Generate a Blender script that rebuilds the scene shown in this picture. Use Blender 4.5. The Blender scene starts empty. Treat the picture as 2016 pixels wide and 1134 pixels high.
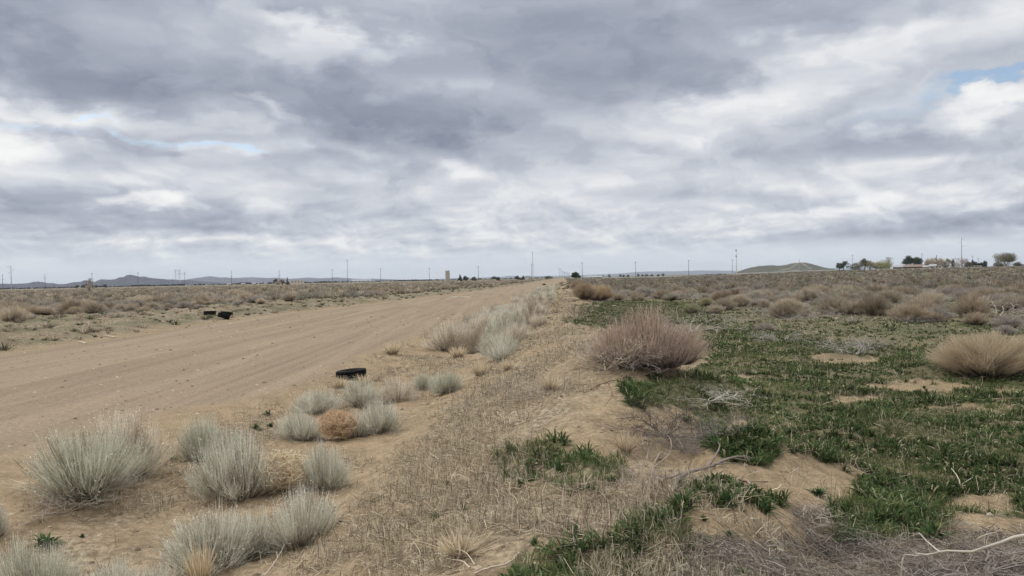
import bpy, math, random
import numpy as np
from mathutils import Matrix, Vector

RNG = np.random.default_rng(7)
random.seed(7)
SC = bpy.context.scene
COL = SC.collection
R = math.radians

# ------------------------------------------------------------------ camera maths
FPX, CX, CY = 1523.0, 1008.0, 567.0
ZC = 2.36
PIT = math.atan(19.5 / FPX)
ROLL = math.atan(0.0197)
r0 = np.array([1.0, 0, 0]); u0 = np.array([0, math.sin(PIT), math.cos(PIT)])
FW = np.array([0, math.cos(PIT), -math.sin(PIT)])
RT = math.cos(ROLL) * r0 - math.sin(ROLL) * u0
UP = math.sin(ROLL) * r0 + math.cos(ROLL) * u0
CAM = np.array([0, 0, ZC])


def ray(px, py):
    d = FW + RT * ((px - CX) / FPX) - UP * ((py - CY) / FPX)
    return d / np.linalg.norm(d)


def proj(P):
    q = np.asarray(P) - CAM
    f = q @ FW
    f = np.where(f < 1e-3, 1e-3, f)
    return CX + FPX * (q @ RT) / f, CY - FPX * (q @ UP) / f


# ------------------------------------------------------------------ noise
def _hash(ix, iy, seed):
    with np.errstate(over='ignore'):
        h = (ix.astype(np.int64) * 374761393 + iy.astype(np.int64) * 668265263 + seed * 144269504) & 0xFFFFFFFF
        h = ((h ^ (h >> 13)) * 1274126177) & 0xFFFFFFFF
        h = h ^ (h >> 16)
    return (h & 0xFFFFFF) / float(0xFFFFFF)


def vn(x, y, seed=0):
    x = np.asarray(x, float); y = np.asarray(y, float)
    ix = np.floor(x); iy = np.floor(y)
    fx = x - ix; fy = y - iy
    fx = fx * fx * fx * (fx * (fx * 6 - 15) + 10); fy = fy * fy * fy * (fy * (fy * 6 - 15) + 10)
    a = _hash(ix, iy, seed); b = _hash(ix + 1, iy, seed); c = _hash(ix, iy + 1, seed); d = _hash(ix + 1, iy + 1, seed)
    return (a + (b - a) * fx) * (1 - fy) + (c + (d - c) * fx) * fy


def fbm(x, y, o=4, seed=0, g=0.5):
    s = 0; a = 1; t = 0
    for i in range(o):
        k = 2.03 ** i
        s = s + a * (vn(x * k + 17.3 * i, y * k - 9.1 * i, seed + i * 31) - 0.5)
        t += a; a *= g
    return s / t * 2      # about -1..1


def sstep(a, b, x):
    t = np.clip((x - a) / (b - a), 0, 1)
    return t * t * (3 - 2 * t)


# ------------------------------------------------------------------ terrain
_pu = np.array([-400, -80, -40, -30, -26, -23, -21.2, -20, -13, -6.9, -6.1, -5.2, -4.0, -2.8, -1.6, -.6, .3, .9, 2.2, 4, 80, 400])
_pz = np.array([.25, .3, .34, .42, .38, .30, .12, 0, .05, 0, -.04, -.2, -.28, -.22, .18, .62, .81, .75, .44, .30, .32, .34])
_gu = np.arange(-400, 400, .05)
_gz = np.interp(_gu, _pu, _pz)
_k = np.hanning(13); _k /= _k.sum()
_gz = np.convolve(np.pad(_gz, 6, mode='edge'), _k, 'valid')


def ucoord(X, Y):
    u = X - 0.067 * Y
    w = np.interp(Y, [0, 30, 54, 110, 200, 400, 1000], [7, 7, 8, 4.9, 2.4, 1.7, 1.5])
    return np.where(u < -13, -13 + (u + 13) * 7 / w, u)


BUMPS = []


def height(X, Y):
    X = np.asarray(X, float); Y = np.asarray(Y, float)
    r = np.hypot(X, Y)
    u = ucoord(X, Y)
    uw = u + (0.35 * fbm(X * .25, Y * .25, 3, 5) + .12 * fbm(X * 1.1, Y * 1.1, 2, 6)) * np.clip(1.2 - r / 300, 0.2, 1)
    z = np.interp(uw, _gu, _gz)
    road = sstep(-20.6, -19.6, uw) * sstep(-6.0, -6.8, uw)
    off = 1 - road
    right = sstep(0.2, 2.0, u)
    left = sstep(-21, -23, u)
    z = z + 2.3 * sstep(230, 540, r) * sstep(.17, .42, np.arctan2(X, np.maximum(Y, 1e-3))) * (Y > 0)   # the town stands on a slight rise
    nf = np.clip(1.3 - r / 45, 0, 1)          # fine relief only near
    nm = np.clip(1.3 - r / 160, 0.0, 1)
    z = z + road * (0.012 * np.sin(u * 2.3 + 1.5 * fbm(X * .05, Y * .05, 2, 8)) + .018 * fbm(u * 1.6, Y * .12, 3, 9) + .008 * nf * fbm(X * 6, Y * 6, 2, 11))
    z = z + off * nf * (.042 * fbm(X * 2.6, Y * 2.6, 3, 12) + .022 * fbm(X * 8, Y * 8, 2, 13))
    z = z + right * nm * (.07 * fbm(X * .6, Y * .6, 3, 14))
    z = z + left * nm * (.16 * fbm(X * .4, Y * .4, 3, 15) + .20 * np.abs(fbm(X * 1.3, Y * 1.3, 2, 16)))
    z = z + (right + left) * .14 * fbm(X / 55, Y / 55, 2, 17) * np.clip(r / 60, 0, 1)
    crest = sstep(-1.2, 0, u) * sstep(2.6, 1.2, u) * nm
    z = z + crest * (.13 * fbm(X * .75, Y * .75, 3, 18) + .05 * np.abs(fbm(X * 2.2, Y * 2.2, 2, 19)))
    for (bx, by, br, bh) in BUMPS:
        d2 = ((X - bx) ** 2 + (Y - by) ** 2) / br ** 2
        z = z + bh * np.exp(-d2)
    return z


_ts = np.concatenate([np.geomspace(1.0, 60, 900), np.geomspace(60.5, 9000, 700)])


def at(px, py):
    """ground point seen at a pixel of the photograph"""
    d = ray(px, py)
    P = CAM[None] + _ts[:, None] * d[None]
    g = P[:, 2] - height(P[:, 0], P[:, 1])
    k = np.argmax(g < 0)
    if not (g < 0).any():
        k = len(_ts) - 1
    a, b = _ts[max(k - 1, 0)], _ts[k]
    for _ in range(18):
        m = .5 * (a + b); p = CAM + m * d
        if p[2] - float(height(p[0], p[1])) < 0: b = m
        else: a = m
    return CAM + b * d


def onground(px, dist):
    """ground point in the column of a photograph pixel at a given distance"""
    h = 567 - .0197 * (px - 1008) - 19.5
    d = ray(px, h); d = np.array([d[0], d[1]]); d /= np.linalg.norm(d)
    X, Y = d * dist
    return np.array([X, Y, float(height(X, Y))])


def pxm(dist):
    return dist / FPX


for (px, py, br, bh) in [(1350, 800, .50, .30), (1300, 895, .36, -.26), (1235, 795, .5, .14), (1560, 925, .6, .20), (1605, 1045, .36, -.22), (1480, 880, .4, .12),
                         (1280, 735, 1.3, .30), (1440, 975, .5, .06), (1750, 640, 2.5, .15), (1650, 705, 1.0, .10), (1960, 730, 1.4, .2), (140, 965, .8, .08), (560, 930, .6, .05)]:
    p = at(px, py)
    BUMPS.append((p[0], p[1], br, bh))

# ------------------------------------------------------------------ masks taken on the ground
def inpoly(px, py, poly):
    c = np.zeros(px.shape, bool)
    n = len(poly)
    for i in range(n):
        x1, y1 = poly[i]; x2, y2 = poly[(i + 1) % n]
        if y1 == y2: continue
        k = ((y1 > py) != (y2 > py)) & (px < (x2 - x1) * (py - y1) / (y2 - y1) + x1)
        c ^= k
    return c


GREEN = [(1.35, [(1228, 798), (1222, 755), (1330, 735), (1420, 720), (1440, 830), (1372, 845), (1345, 806)]),
         (1.0, [(1225, 752), (1330, 735), (1405, 715), (1390, 650), (1470, 640), (1600, 660), (1800, 690), (2016, 680), (2700, 700), (2900, 1130), (2016, 1020), (1900, 1010), (1830, 1062), (1640, 1075), (1630, 1000), (1700, 968), (1640, 940), (1583, 902), (1535, 892), (1515, 918), (1450, 905), (1400, 885), (1372, 845), (1345, 806), (1290, 803), (1228, 798)]),
         (1.0, [(1135, 640), (1150, 600), (1230, 592), (1390, 596), (1420, 640), (1300, 640), (1170, 648)]),
         (.5, [(1000, 1150), (1060, 1090), (1200, 1062), (1290, 1010), (1340, 1000), (1350, 1060), (1330, 1190), (1000, 1300)]),
         (.45, [(975, 885), (1100, 870), (1230, 905), (1240, 955), (1120, 975), (990, 950)]),
         (.5, [(1340, 950), (1480, 955), (1560, 985), (1500, 1010), (1350, 985)]),
         (.30, [(1340, 590), (2016, 590), (2600, 600), (2600, 720), (2016, 690), (1700, 690), (1400, 650)]),
         (.30, [(-200, 640), (90, 628), (230, 628), (110, 655), (-200, 672)]),
         (.4, [(-200, 602), (30, 604), (35, 628), (-200, 632)]),
         (.25, [(560, 585), (800, 566), (880, 572), (700, 590), (560, 600)])]
BARE = [(1665, 708, 70, 12), (1800, 762, 110, 11), (1880, 805, 110, 5), (1435, 845, 30, 12), (1935, 985, 70, 16), (1590, 925, 45, 18), (1660, 950, 50, 30), (1450, 742, 50, 5), (1700, 790, 60, 6), (1990, 770, 40, 7)]


def green_density(X, Y, Z):
    px, py = proj(np.stack([X, Y, Z], -1))
    r = np.hypot(X, Y)
    jx = 20 * fbm(X * .9, Y * .9, 3, 41) + 14 * fbm(X * 4, Y * 4, 2, 42)
    jy = (10 * fbm(X * .9, Y * .9, 3, 43) + 9 * fbm(X * 4, Y * 4, 2, 44)) * np.clip(12 / np.maximum(r, 1), .12, 1.2)
    qx, qy = px + jx, py + jy
    d = np.zeros(X.shape)
    for w, poly in GREEN:
        d = np.maximum(d, w * inpoly(qx, qy, poly))
    for bx, by, rx, ry in BARE:
        d = np.where(((qx - bx) / rx) ** 2 + ((qy - by) / ry) ** 2 < 1, d * .03, d)
    patch = fbm(X * 1.3, Y * 1.3, 3, 45)
    d = d * (.12 + .88 * sstep(-.85, -.25, patch + (d - .55) * 1.2))
    return np.where(Y > 1.5, d, 0)


# ------------------------------------------------------------------ mesh buffers
class MB:
    def __init__(self):
        self.v = []; self.q = []; self.t = []; self.tri = []; self.a = []; self.r = []; self.c = []; self.n = 0

    def add(self, V, Q=None, T=None, tt=None, rr=None, col=None):
        n = len(V)
        self.v.append(V)
        if Q is not None and len(Q): self.q.append(Q + self.n)
        if T is not None and len(T): self.tri.append(T + self.n)
        self.a.append(np.zeros(n) if tt is None else tt)
        self.r.append(np.zeros(n) if rr is None else rr)
        self.c.append(np.ones((n, 3)) if col is None else col)
        self.n += n

    def ribbons(self, P, W, side=None, rr=None, col=None):
        N, K, _ = P.shape
        if side is None:
            d = P[:, -1] - P[:, 0]
            rv = RNG.normal(size=(N, 3))
            side = np.cross(d, rv)
        side = side / (np.linalg.norm(side, axis=-1, keepdims=True) + 1e-9)
        if side.ndim == 2: side = side[:, None, :]
        W = np.broadcast_to(W, (N, K))
        V = np.stack([P - side * W[..., None] * .5, P + side * W[..., None] * .5], 2).reshape(N * K * 2, 3)
        b = (np.arange(N) * K * 2)[:, None] + (np.arange(K - 1) * 2)[None]
        Q = np.stack([b, b + 1, b + 3, b + 2], -1).reshape(-1, 4)
        tt = np.broadcast_to(np.repeat(np.linspace(0, 1, K), 2)[None], (N, K * 2)).reshape(-1)
        if rr is None: rr = RNG.random(N)
        rr = np.repeat(rr, K * 2)
        if col is not None: col = np.repeat(col, K * 2, axis=0)
        self.add(V, Q, None, tt, rr, col)

    def tubes(self, P, Rr, sides=4, rr=None, tt=None):
        N, K, _ = P.shape
        D = np.gradient(P, axis=1)
        D /= np.linalg.norm(D, axis=-1, keepdims=True) + 1e-9
        ref = np.where(np.abs(D[..., 2:3]) > .9, np.array([1., 0, 0]), np.array([0, 0, 1.]))
        A = np.cross(D, ref); A /= np.linalg.norm(A, axis=-1, keepdims=True) + 1e-9
        B = np.cross(D, A)
        an = np.arange(sides) * 2 * math.pi / sides
        Rr = np.broadcast_to(Rr, (N, K))
        V = P[:, :, None] + Rr[..., None, None] * (A[:, :, None] * np.cos(an)[None, None, :, None] + B[:, :, None] * np.sin(an)[None, None, :, None])
        V = V.reshape(-1, 3)
        b = (np.arange(N) * K * sides)[:, None, None] + (np.arange(K - 1) * sides)[None, :, None]
        i = np.arange(sides)[None, None]; j = (np.arange(sides) + 1) % sides
        j = j[None, None]
        Q = np.stack([b + i, b + j, b + sides + j, b + sides + i], -1).reshape(-1, 4)
        # end caps
        st = np.arange(N) * K * sides
        caps = []
        if sides == 4:
            caps = [np.stack([st, st + 3, st + 2, st + 1], -1), np.stack([st + (K - 1) * 4 + k for k in range(4)], -1)]
            Q = np.concatenate([Q] + caps)
        if tt is None: tt = np.broadcast_to(np.repeat(np.linspace(0, 1, K), sides)[None], (N, K * sides)).reshape(-1)
        else: tt = np.repeat(tt, K * sides)
        rr = RNG.random(N) if rr is None else rr
        self.add(V, Q, None, tt, np.repeat(rr, K * sides))

    def box(self, lo, hi, M=None):
        x0, y0, z0 = lo; x1, y1, z1 = hi
        V = np.array([[x0, y0, z0], [x1, y0, z0], [x1, y1, z0], [x0, y1, z0], [x0, y0, z1], [x1, y0, z1], [x1, y1, z1], [x0, y1, z1]], float)
        if M is not None:
            M = np.array(M); V = V @ M[:3, :3].T + M[:3, 3]
        Q = np.array([[0, 3, 2, 1], [4, 5, 6, 7], [0, 1, 5, 4], [1, 2, 6, 5], [2, 3, 7, 6], [3, 0, 4, 7]])
        self.add(V, Q)

    def bar(self, a, b, w, w2=None):
        P = np.array([[a, b]], float)
        self.tubes(P, np.array([[w, w2 or w]]) * .7071, 4)

    def mesh(self, name, mat, smooth=False, attrs=True, color=False):
        V = np.concatenate(self.v); me = bpy.data.meshes.new(name)
        Q = np.concatenate(self.q) if self.q else np.zeros((0, 4), int)
        T = np.concatenate(self.tri) if self.tri else np.zeros((0, 3), int)
        fill_mesh(me, V, Q, T, smooth)
        if attrs:
            for nm, arr in (('tt', self.a), ('rr', self.r)):
                at_ = me.attributes.new(nm, 'FLOAT', 'POINT'); at_.data.foreach_set('value', np.concatenate(arr).astype(np.float32))
        if color:
            c = np.concatenate(self.c); c = np.concatenate([c, np.ones((len(c), 1))], 1)
            at_ = me.attributes.new('col', 'FLOAT_COLOR', 'POINT'); at_.data.foreach_set('color', c.astype(np.float32).ravel())
        if mat: me.materials.append(mat)
        return me


def fill_mesh(me, V, Q, T=None, smooth=False):
    T = np.zeros((0, 3), int) if T is None else T
    me.vertices.add(len(V)); me.vertices.foreach_set('co', V.astype(np.float32).ravel())
    nl = Q.size + T.size
    me.loops.add(nl); me.loops.foreach_set('vertex_index', np.concatenate([Q.ravel(), T.ravel()]).astype(np.int32))
    me.polygons.add(len(Q) + len(T))
    ls = np.concatenate([np.arange(len(Q)) * 4, Q.size + np.arange(len(T)) * 3]).astype(np.int32)
    me.polygons.foreach_set('loop_start', ls)
    me.polygons.foreach_set('use_smooth', np.full(len(Q) + len(T), smooth, bool))
    me.update(calc_edges=True)


def obj(name, me, parent=None, loc=(0, 0, 0), rz=0, sc=(1, 1, 1), color=None):
    o = bpy.data.objects.new(name, me); COL.objects.link(o)
    if parent is not None: o.parent = parent
    o.location = [float(v) for v in loc]; o.rotation_euler = (0, 0, rz); o.scale = [float(v) for v in sc]
    if color is not None: o.color = (*color, 1)
    return o


def tag(o, label=None, cat=None, group=None, kind=None):
    if label: o['label'] = label
    if cat: o['category'] = cat
    if group: o['group'] = group
    if kind: o['kind'] = kind
    return o


def thing(name, label, cat, loc, rz=0, group=None):
    o = obj(name, None, None, loc, rz); tag(o, label, cat, group); return o


# ------------------------------------------------------------------ node helpers
class NT:
    def __init__(self, tree):
        self.t = tree; self.n = tree.nodes; self.l = tree.links

    def node(self, typ, **kw):
        n = self.n.new(typ)
        for k, v in kw.items(): setattr(n, k, v)
        return n

    def put(self, sock, val):
        if isinstance(val, bpy.types.NodeSocket): self.l.new(val, sock)
        elif val is not None:
            try: sock.default_value = val
            except Exception:
                sock.default_value = (*val, 1)

    def m(self, op, a, b=None, c=None, clamp=False):
        n = self.node('ShaderNodeMath', operation=op, use_clamp=clamp)
        self.put(n.inputs[0], a)
        if b is not None: self.put(n.inputs[1], b)
        if c is not None: self.put(n.inputs[2], c)
        return n.outputs[0]

    def vm(self, op, a, b=None, out=0):
        n = self.node('ShaderNodeVectorMath', operation=op)
        self.put(n.inputs[0], a)
        if b is not None:
            if op == 'SCALE': self.put(n.inputs['Scale'], b)
            else: self.put(n.inputs[1], b)
        return n.outputs['Value'] if op in ('LENGTH', 'DOT_PRODUCT') else n.outputs[0]

    def noise(self, vec, scale, detail=4, rough=.5, dist=0, color=False):
        n = self.node('ShaderNodeTexNoise')
        self.put(n.inputs['Vector'], vec); n.inputs['Scale'].default_value = scale
        n.inputs['Detail'].default_value = detail; n.inputs['Roughness'].default_value = rough; n.inputs['Distortion'].default_value = dist
        return n.outputs['Color'] if color else n.outputs[0]

    def mix(self, f, a, b, typ='MIX'):
        n = self.node('ShaderNodeMix', data_type='RGBA', blend_type=typ)
        self.put(n.inputs[0], f); self.put(n.inputs[6], a); self.put(n.inputs[7], b)
        return n.outputs[2]

    def ramp(self, f, stops, interp='LINEAR'):
        n = self.node('ShaderNodeValToRGB'); cr = n.color_ramp; cr.interpolation = interp
        while len(cr.elements) < len(stops): cr.elements.new(.5)
        for e, (p, c) in zip(cr.elements, stops):
            e.position = p; e.color = (*c, 1) if len(c) == 3 else c
        self.put(n.inputs[0], f)
        return n.outputs[0]

    def mr(self, v, a, b, c=0., d=1., smooth=True):
        n = self.node('ShaderNodeMapRange', interpolation_type='SMOOTHSTEP' if smooth else 'LINEAR')
        for s, x in zip(n.inputs[:5], (v, a, b, c, d)): self.put(s, x)
        return n.outputs[0]

    def attr(self, name, typ='GEOMETRY', out='Fac'):
        n = self.node('ShaderNodeAttribute', attribute_name=name); return n.outputs[out]

    def comb(self, x, y, z):
        n = self.node('ShaderNodeCombineXYZ')
        for s, v in zip(n.inputs, (x, y, z)): self.put(s, v)
        return n.outputs[0]

    def sep(self, v):
        n = self.node('ShaderNodeSeparateXYZ'); self.put(n.inputs[0], v); return n.outputs


def material(name):
    m = bpy.data.materials.new(name); m.use_nodes = True; m.node_tree.nodes.clear()
    t = NT(m.node_tree)
    out = t.node('ShaderNodeOutputMaterial')
    return m, t, out


def principled(t, out, color, rough=.9, normal=None, spec=.15):
    b = t.node('ShaderNodeBsdfPrincipled')
    t.put(b.inputs['Base Color'], color); t.put(b.inputs['Roughness'], rough); b.inputs['Specular IOR Level'].default_value = spec
    if normal is not None: t.l.new(normal, b.inputs['Normal'])
    t.l.new(b.outputs[0], out.inputs[0]); return b


def bump(t, h, strength=.4, dist=.02):
    b = t.node('ShaderNodeBump'); b.inputs['Strength'].default_value = strength; b.inputs['Distance'].default_value = dist
    t.put(b.inputs['Height'], h); return b.outputs[0]


def plain(name, color, rough=.85, var=.25, scale=3., spec=.2):
    m, t, out = material(name)
    tc = t.node('ShaderNodeTexCoord').outputs['Object']
    n = t.noise(tc, scale, 5, .6)
    f = t.mr(n, .3, .7, 1 - var, 1 + var)
    c = t.vm('MULTIPLY', t.comb(*color), t.comb(f, f, f))
    principled(t, out, c, rough, bump(t, n, .15, .01), spec)
    return m


def leafmat(name, woody, trans=.25, usecol=False, lo=.7, hi=1.25, ramp=(0.05, .55)):
    """stems and leaves: woody colour at the base of a stem turning to the plant's own colour"""
    m, t, out = material(name)
    rr = t.attr('rr'); tt = t.attr('tt')
    if usecol: own = t.attr('col', out='Color')
    else: own = t.node('ShaderNodeObjectInfo').outputs['Color']
    f = t.mr(tt, ramp[0], ramp[1])
    c = t.mix(f, woody, own) if woody else own
    k = t.mr(rr, 0, 1, lo, hi, False)
    c = t.vm('MULTIPLY', c, t.comb(k, k, k))
    d = t.node('ShaderNodeBsdfDiffuse'); t.put(d.inputs[0], c)
    tr = t.node('ShaderNodeBsdfTranslucent'); t.put(tr.inputs[0], c)
    mx = t.node('ShaderNodeMixShader'); mx.inputs[0].default_value = trans
    t.l.new(d.outputs[0], mx.inputs[1]); t.l.new(tr.outputs[0], mx.inputs[2]); t.l.new(mx.outputs[0], out.inputs[0])
    return m


#@@SKY
# ------------------------------------------------------------------ camera, sun, sky
cam = bpy.data.cameras.new('camera'); cam.sensor_width = 36; cam.angle_x = 2 * math.atan(CX / FPX)
cam.clip_start = .05; cam.clip_end = 90000
co = bpy.data.objects.new('camera', cam); COL.objects.link(co)
M = Matrix(((RT[0], UP[0], -FW[0], 0), (RT[1], UP[1], -FW[1], 0), (RT[2], UP[2], -FW[2], ZC), (0, 0, 0, 1)))
co.matrix_world = M
SC.camera = co
SC.view_settings.view_transform = 'Standard'; SC.view_settings.look = 'None'
SC.view_settings.exposure = 0; SC.view_settings.gamma = 1
SC.cycles.max_bounces = 5; SC.cycles.diffuse_bounces = 3; SC.cycles.volume_bounces = 0; SC.cycles.transparent_max_bounces = 4
SC.cycles.use_denoising = True; SC.cycles.denoiser = 'OPENIMAGEDENOISE'; SC.cycles.denoising_input_passes = 'RGB_ALBEDO_NORMAL'; SC.cycles.denoising_prefilter = 'ACCURATE'

SUN_AZ, SUN_EL = R(-62), R(44)       # azimuth from +Y towards +X
sun = bpy.data.lights.new('sun', 'SUN'); sun.energy = 1.5; sun.angle = R(11); sun.color = (1, .94, .86)
so = bpy.data.objects.new('sun', sun); COL.objects.link(so)
sd = Vector((math.sin(SUN_AZ) * math.cos(SUN_EL), math.cos(SUN_AZ) * math.cos(SUN_EL), math.sin(SUN_EL)))
so.rotation_euler = sd.to_track_quat('Z', 'Y').to_euler()

W = bpy.data.worlds.new('World'); SC.world = W; W.use_nodes = True
W.node_tree.nodes.clear()
t = NT(W.node_tree)
wout = t.node('ShaderNodeOutputWorld')
D = t.node('ShaderNodeTexCoord').outputs['Generated']
sx, sy, sz = t.sep(D)
zc = t.m('MAXIMUM', sz, 0.0)
den = t.m('ADD', zc, .085)
PX = t.m('DIVIDE', sx, den); PY = t.m('DIVIDE', sy, den)
P = t.comb(PX, PY, 0.0)
az = t.m('ARCTAN2', sx, sy); el = t.m('ARCSINE', zc)
# a soft warp so that no cloud edge is a clean curve
wn = t.vm('SUBTRACT', t.noise(t.comb(t.m('MULTIPLY', az, 5.5), t.m('MULTIPLY', el, 11.0), 0.0), 1.0, 6, .55, color=True), (.5, .5, .5))
wx, wy, wz = t.sep(wn)
wamp = t.m('ADD', t.m('MULTIPLY', el, .75), .012)
azw = t.m('ADD', az, t.m('MULTIPLY', wx, t.m('MULTIPLY', wamp, 2.4)))
elw = t.m('ADD', el, t.m('MULTIPLY', wy, t.m('MULTIPLY', wamp, .95)))
Q = t.comb(azw, elw, 0.0)


def ael(px, py):
    d = ray(px, py); return math.atan2(d[0], d[1]), math.asin(d[2])


def blob(px, py, rx, ry, ang):
    a, e = ael(px, py)
    mp = t.node('ShaderNodeMapping', vector_type='TEXTURE')
    mp.inputs['Location'].default_value = (a, e, 0)
    mp.inputs['Rotation'].default_value = (0, 0, R(-ang))
    mp.inputs['Scale'].default_value = (rx / FPX, ry / FPX, 1)
    t.l.new(Q, mp.inputs['Vector'])
    L = t.vm('LENGTH', mp.outputs[0])
    return t.mr(L, 1.35, .25, 0., 1.)


MACRO = [  # px, py, rx, ry, tilt (clockwise), amount
    (170, 90, 520, 95, 4, -.20), (200, 140, 330, 32, 5, -.12), (760, 215, 330, 75, 14, -.20), (1120, 90, 420, 130, 0, -.22), (930, 255, 300, 60, 8, -.16),
    (1300, 95, 260, 95, -12, -.12), (1390, 150, 90, 45, -20, -.10), (1660, 205, 190, 40, -14, -.16), (680, 335, 230, 30, 5, -.20), (70, 385, 210, 26, 2, -.22),
    (260, 432, 260, 20, 3, -.22), (420, 455, 200, 14, 2, -.14), (1860, 438, 300, 24, -4, -.30), (1720, 455, 150, 12, -4, -.18), (1950, 350, 190, 28, -6, -.10),
    (210, 270, 150, 20, 4, -.16), (420, 318, 110, 14, 5, -.14), (1550, 300, 300, 40, 0, -.05), (560, 420, 170, 20, 0, -.08),
    (650, 75, 95, 60, 10, .24), (1740, 110, 380, 75, -14, .20), (90, 195, 280, 25, 4, .26), (510, 200, 60, 14, 10, .24), (40, 275, 130, 32, 8, .34),
    (265, 404, 110, 13, 0, .40), (520, 408, 60, 18, 0, .22), (480, 310, 60, 25, 10, .20), (900, 330, 130, 40, -25, .18), (1290, 275, 120, 35, 0, .08), (1440, 175, 110, 35, -15, .14),
    (1960, 225, 170, 22, -6, .34), (1650, 240, 120, 20, -10, .10), (1180, 340, 420, 45, 0, .10), (1750, 340, 300, 18, -3, .10), (1700, 405, 260, 13, -4, .24), (900, 400, 400, 30, 0, .06),
    (620, 470, 500, 12, 0, .10), (1030, 430, 350, 20, 0, .08), (1980, 405, 70, 10, 0, .2), (1870, 25, 260, 40, -8, .06), (150, 20, 200, 40, 8, .06)]
acc = None
for (px, py, rx, ry, an, am) in MACRO:
    v = t.m('MULTIPLY', blob(px, py, rx, ry, an), am)
    acc = v if acc is None else t.m('ADD', acc, v)
# cloud texture: heaps lit from above with flat grey undersides, finer and flatter towards the horizon
def heap(fx, fy, seed, detail, rough, shift, dist=.25):
    q = t.comb(t.m('MULTIPLY_ADD', azw, fx, seed), t.m('MULTIPLY_ADD', el, fy, seed * 1.7), seed * .37)
    a_ = t.noise(q, 1.0, detail, rough, dist)
    b_ = t.noise(t.vm('ADD', q, (shift * .45, shift, 0)), 1.0, detail, rough, dist)
    return a_, t.m('SUBTRACT', a_, b_)
hA, eA = heap(4.6, 8.6, 4.3, 5, .46, .30, .12)
hB, eB = heap(11.0, 22.0, 9.1, 6, .50, .30, .15)
hC, eC = heap(24.0, 58.0, 2.7, 6, .54, .28, .15)
n1 = t.noise(t.vm('ADD', P, (3.1, 7.7, 0)), .75, 6, .5, .25)
n2 = hB
def cen(x, k): return t.m('MULTIPLY', t.m('SUBTRACT', x, .5), k)
wA = t.mr(el, .02, .20, .25, 1.0); wB = t.mr(el, .27, .08, .26, 1.0); wC = t.mr(el, .13, .035, .05, 1.0)
tA = t.m('ADD', cen(hA, .50), t.m('MULTIPLY', eA, .50)); tB = t.m('ADD', cen(hB, .50), t.m('MULTIPLY', eB, .80)); tC = t.m('ADD', cen(hC, .42), t.m('MULTIPLY', eC, .75))
tex = t.m('ADD', t.m('ADD', t.m('MULTIPLY', tA, wA), t.m('MULTIPLY', tB, wB)), t.m('ADD', t.m('MULTIPLY', tC, wC), cen(n1, .22)))
base = t.m('ADD', t.mr(el, .0, .35, .665, .54), t.mr(el, .36, .75, 0, .35))
val = t.m('ADD', t.m('ADD', base, acc), t.m('MULTIPLY', tex, .88))
cl = t.ramp(val, [(0, (.20, .225, .30)), (.25, (.315, .348, .43)), (.5, (.468, .50, .572)), (.7, (.645, .675, .73)), (.9, (.86, .87, .875)), (1, (.95, .95, .94))])
# pale clear strip along the horizon
hz = t.mr(t.m('ADD', el, t.m('MULTIPLY', t.m('SUBTRACT', n2, .5), .034)), .056, .014)
cl = t.mix(t.m('MULTIPLY', hz, .85), cl, (.735, .79, .845))
# gaps of blue
gap = None
for (px, py, rx, ry, an, am) in [(2000, 178, 125, 14, -10, 1.6), (1850, 212, 170, 18, -9, .45), (1720, 250, 120, 20, -10, .35), (70, 235, 130, 16, 8, .45), (225, 211, 45, 9, 5, .7), (390, 280, 150, 14, 8, .5), (480, 292, 60, 10, 5, .7), (1580, 330, 160, 20, 0, .25)]:
    v = t.m('MULTIPLY', blob(px, py, rx, ry, an), am)
    gap = v if gap is None else t.m('MAXIMUM', gap, v)
gap = t.m('ADD', gap, t.m('ADD', t.m('MULTIPLY', t.m('SUBTRACT', n2, .5), 1.5), t.m('MULTIPLY', t.m('SUBTRACT', hC, .5), 1.2)))
gap = t.mr(gap, .15, 1.35, 0, .85)
sky = t.node('ShaderNodeTexSky', sky_type='NISHITA'); sky.sun_disc = False
sky.sun_elevation = SUN_EL; sky.sun_rotation = SUN_AZ; sky.air_density = 1.0; sky.dust_density = .6
bg1 = t.node('ShaderNodeBackground'); t.l.new(sky.outputs[0], bg1.inputs[0]); bg1.inputs[1].default_value = .14
bg2 = t.node('ShaderNodeBackground'); t.l.new(cl, bg2.inputs[0]); t.put(bg2.inputs[1], t.mr(el, .36, .8, 1.0, 2.1))
mx = t.node('ShaderNodeMixShader'); t.l.new(gap, mx.inputs[0]); t.l.new(bg2.outputs[0], mx.inputs[1]); t.l.new(bg1.outputs[0], mx.inputs[2])
t.l.new(mx.outputs[0], wout.inputs[0])
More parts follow.
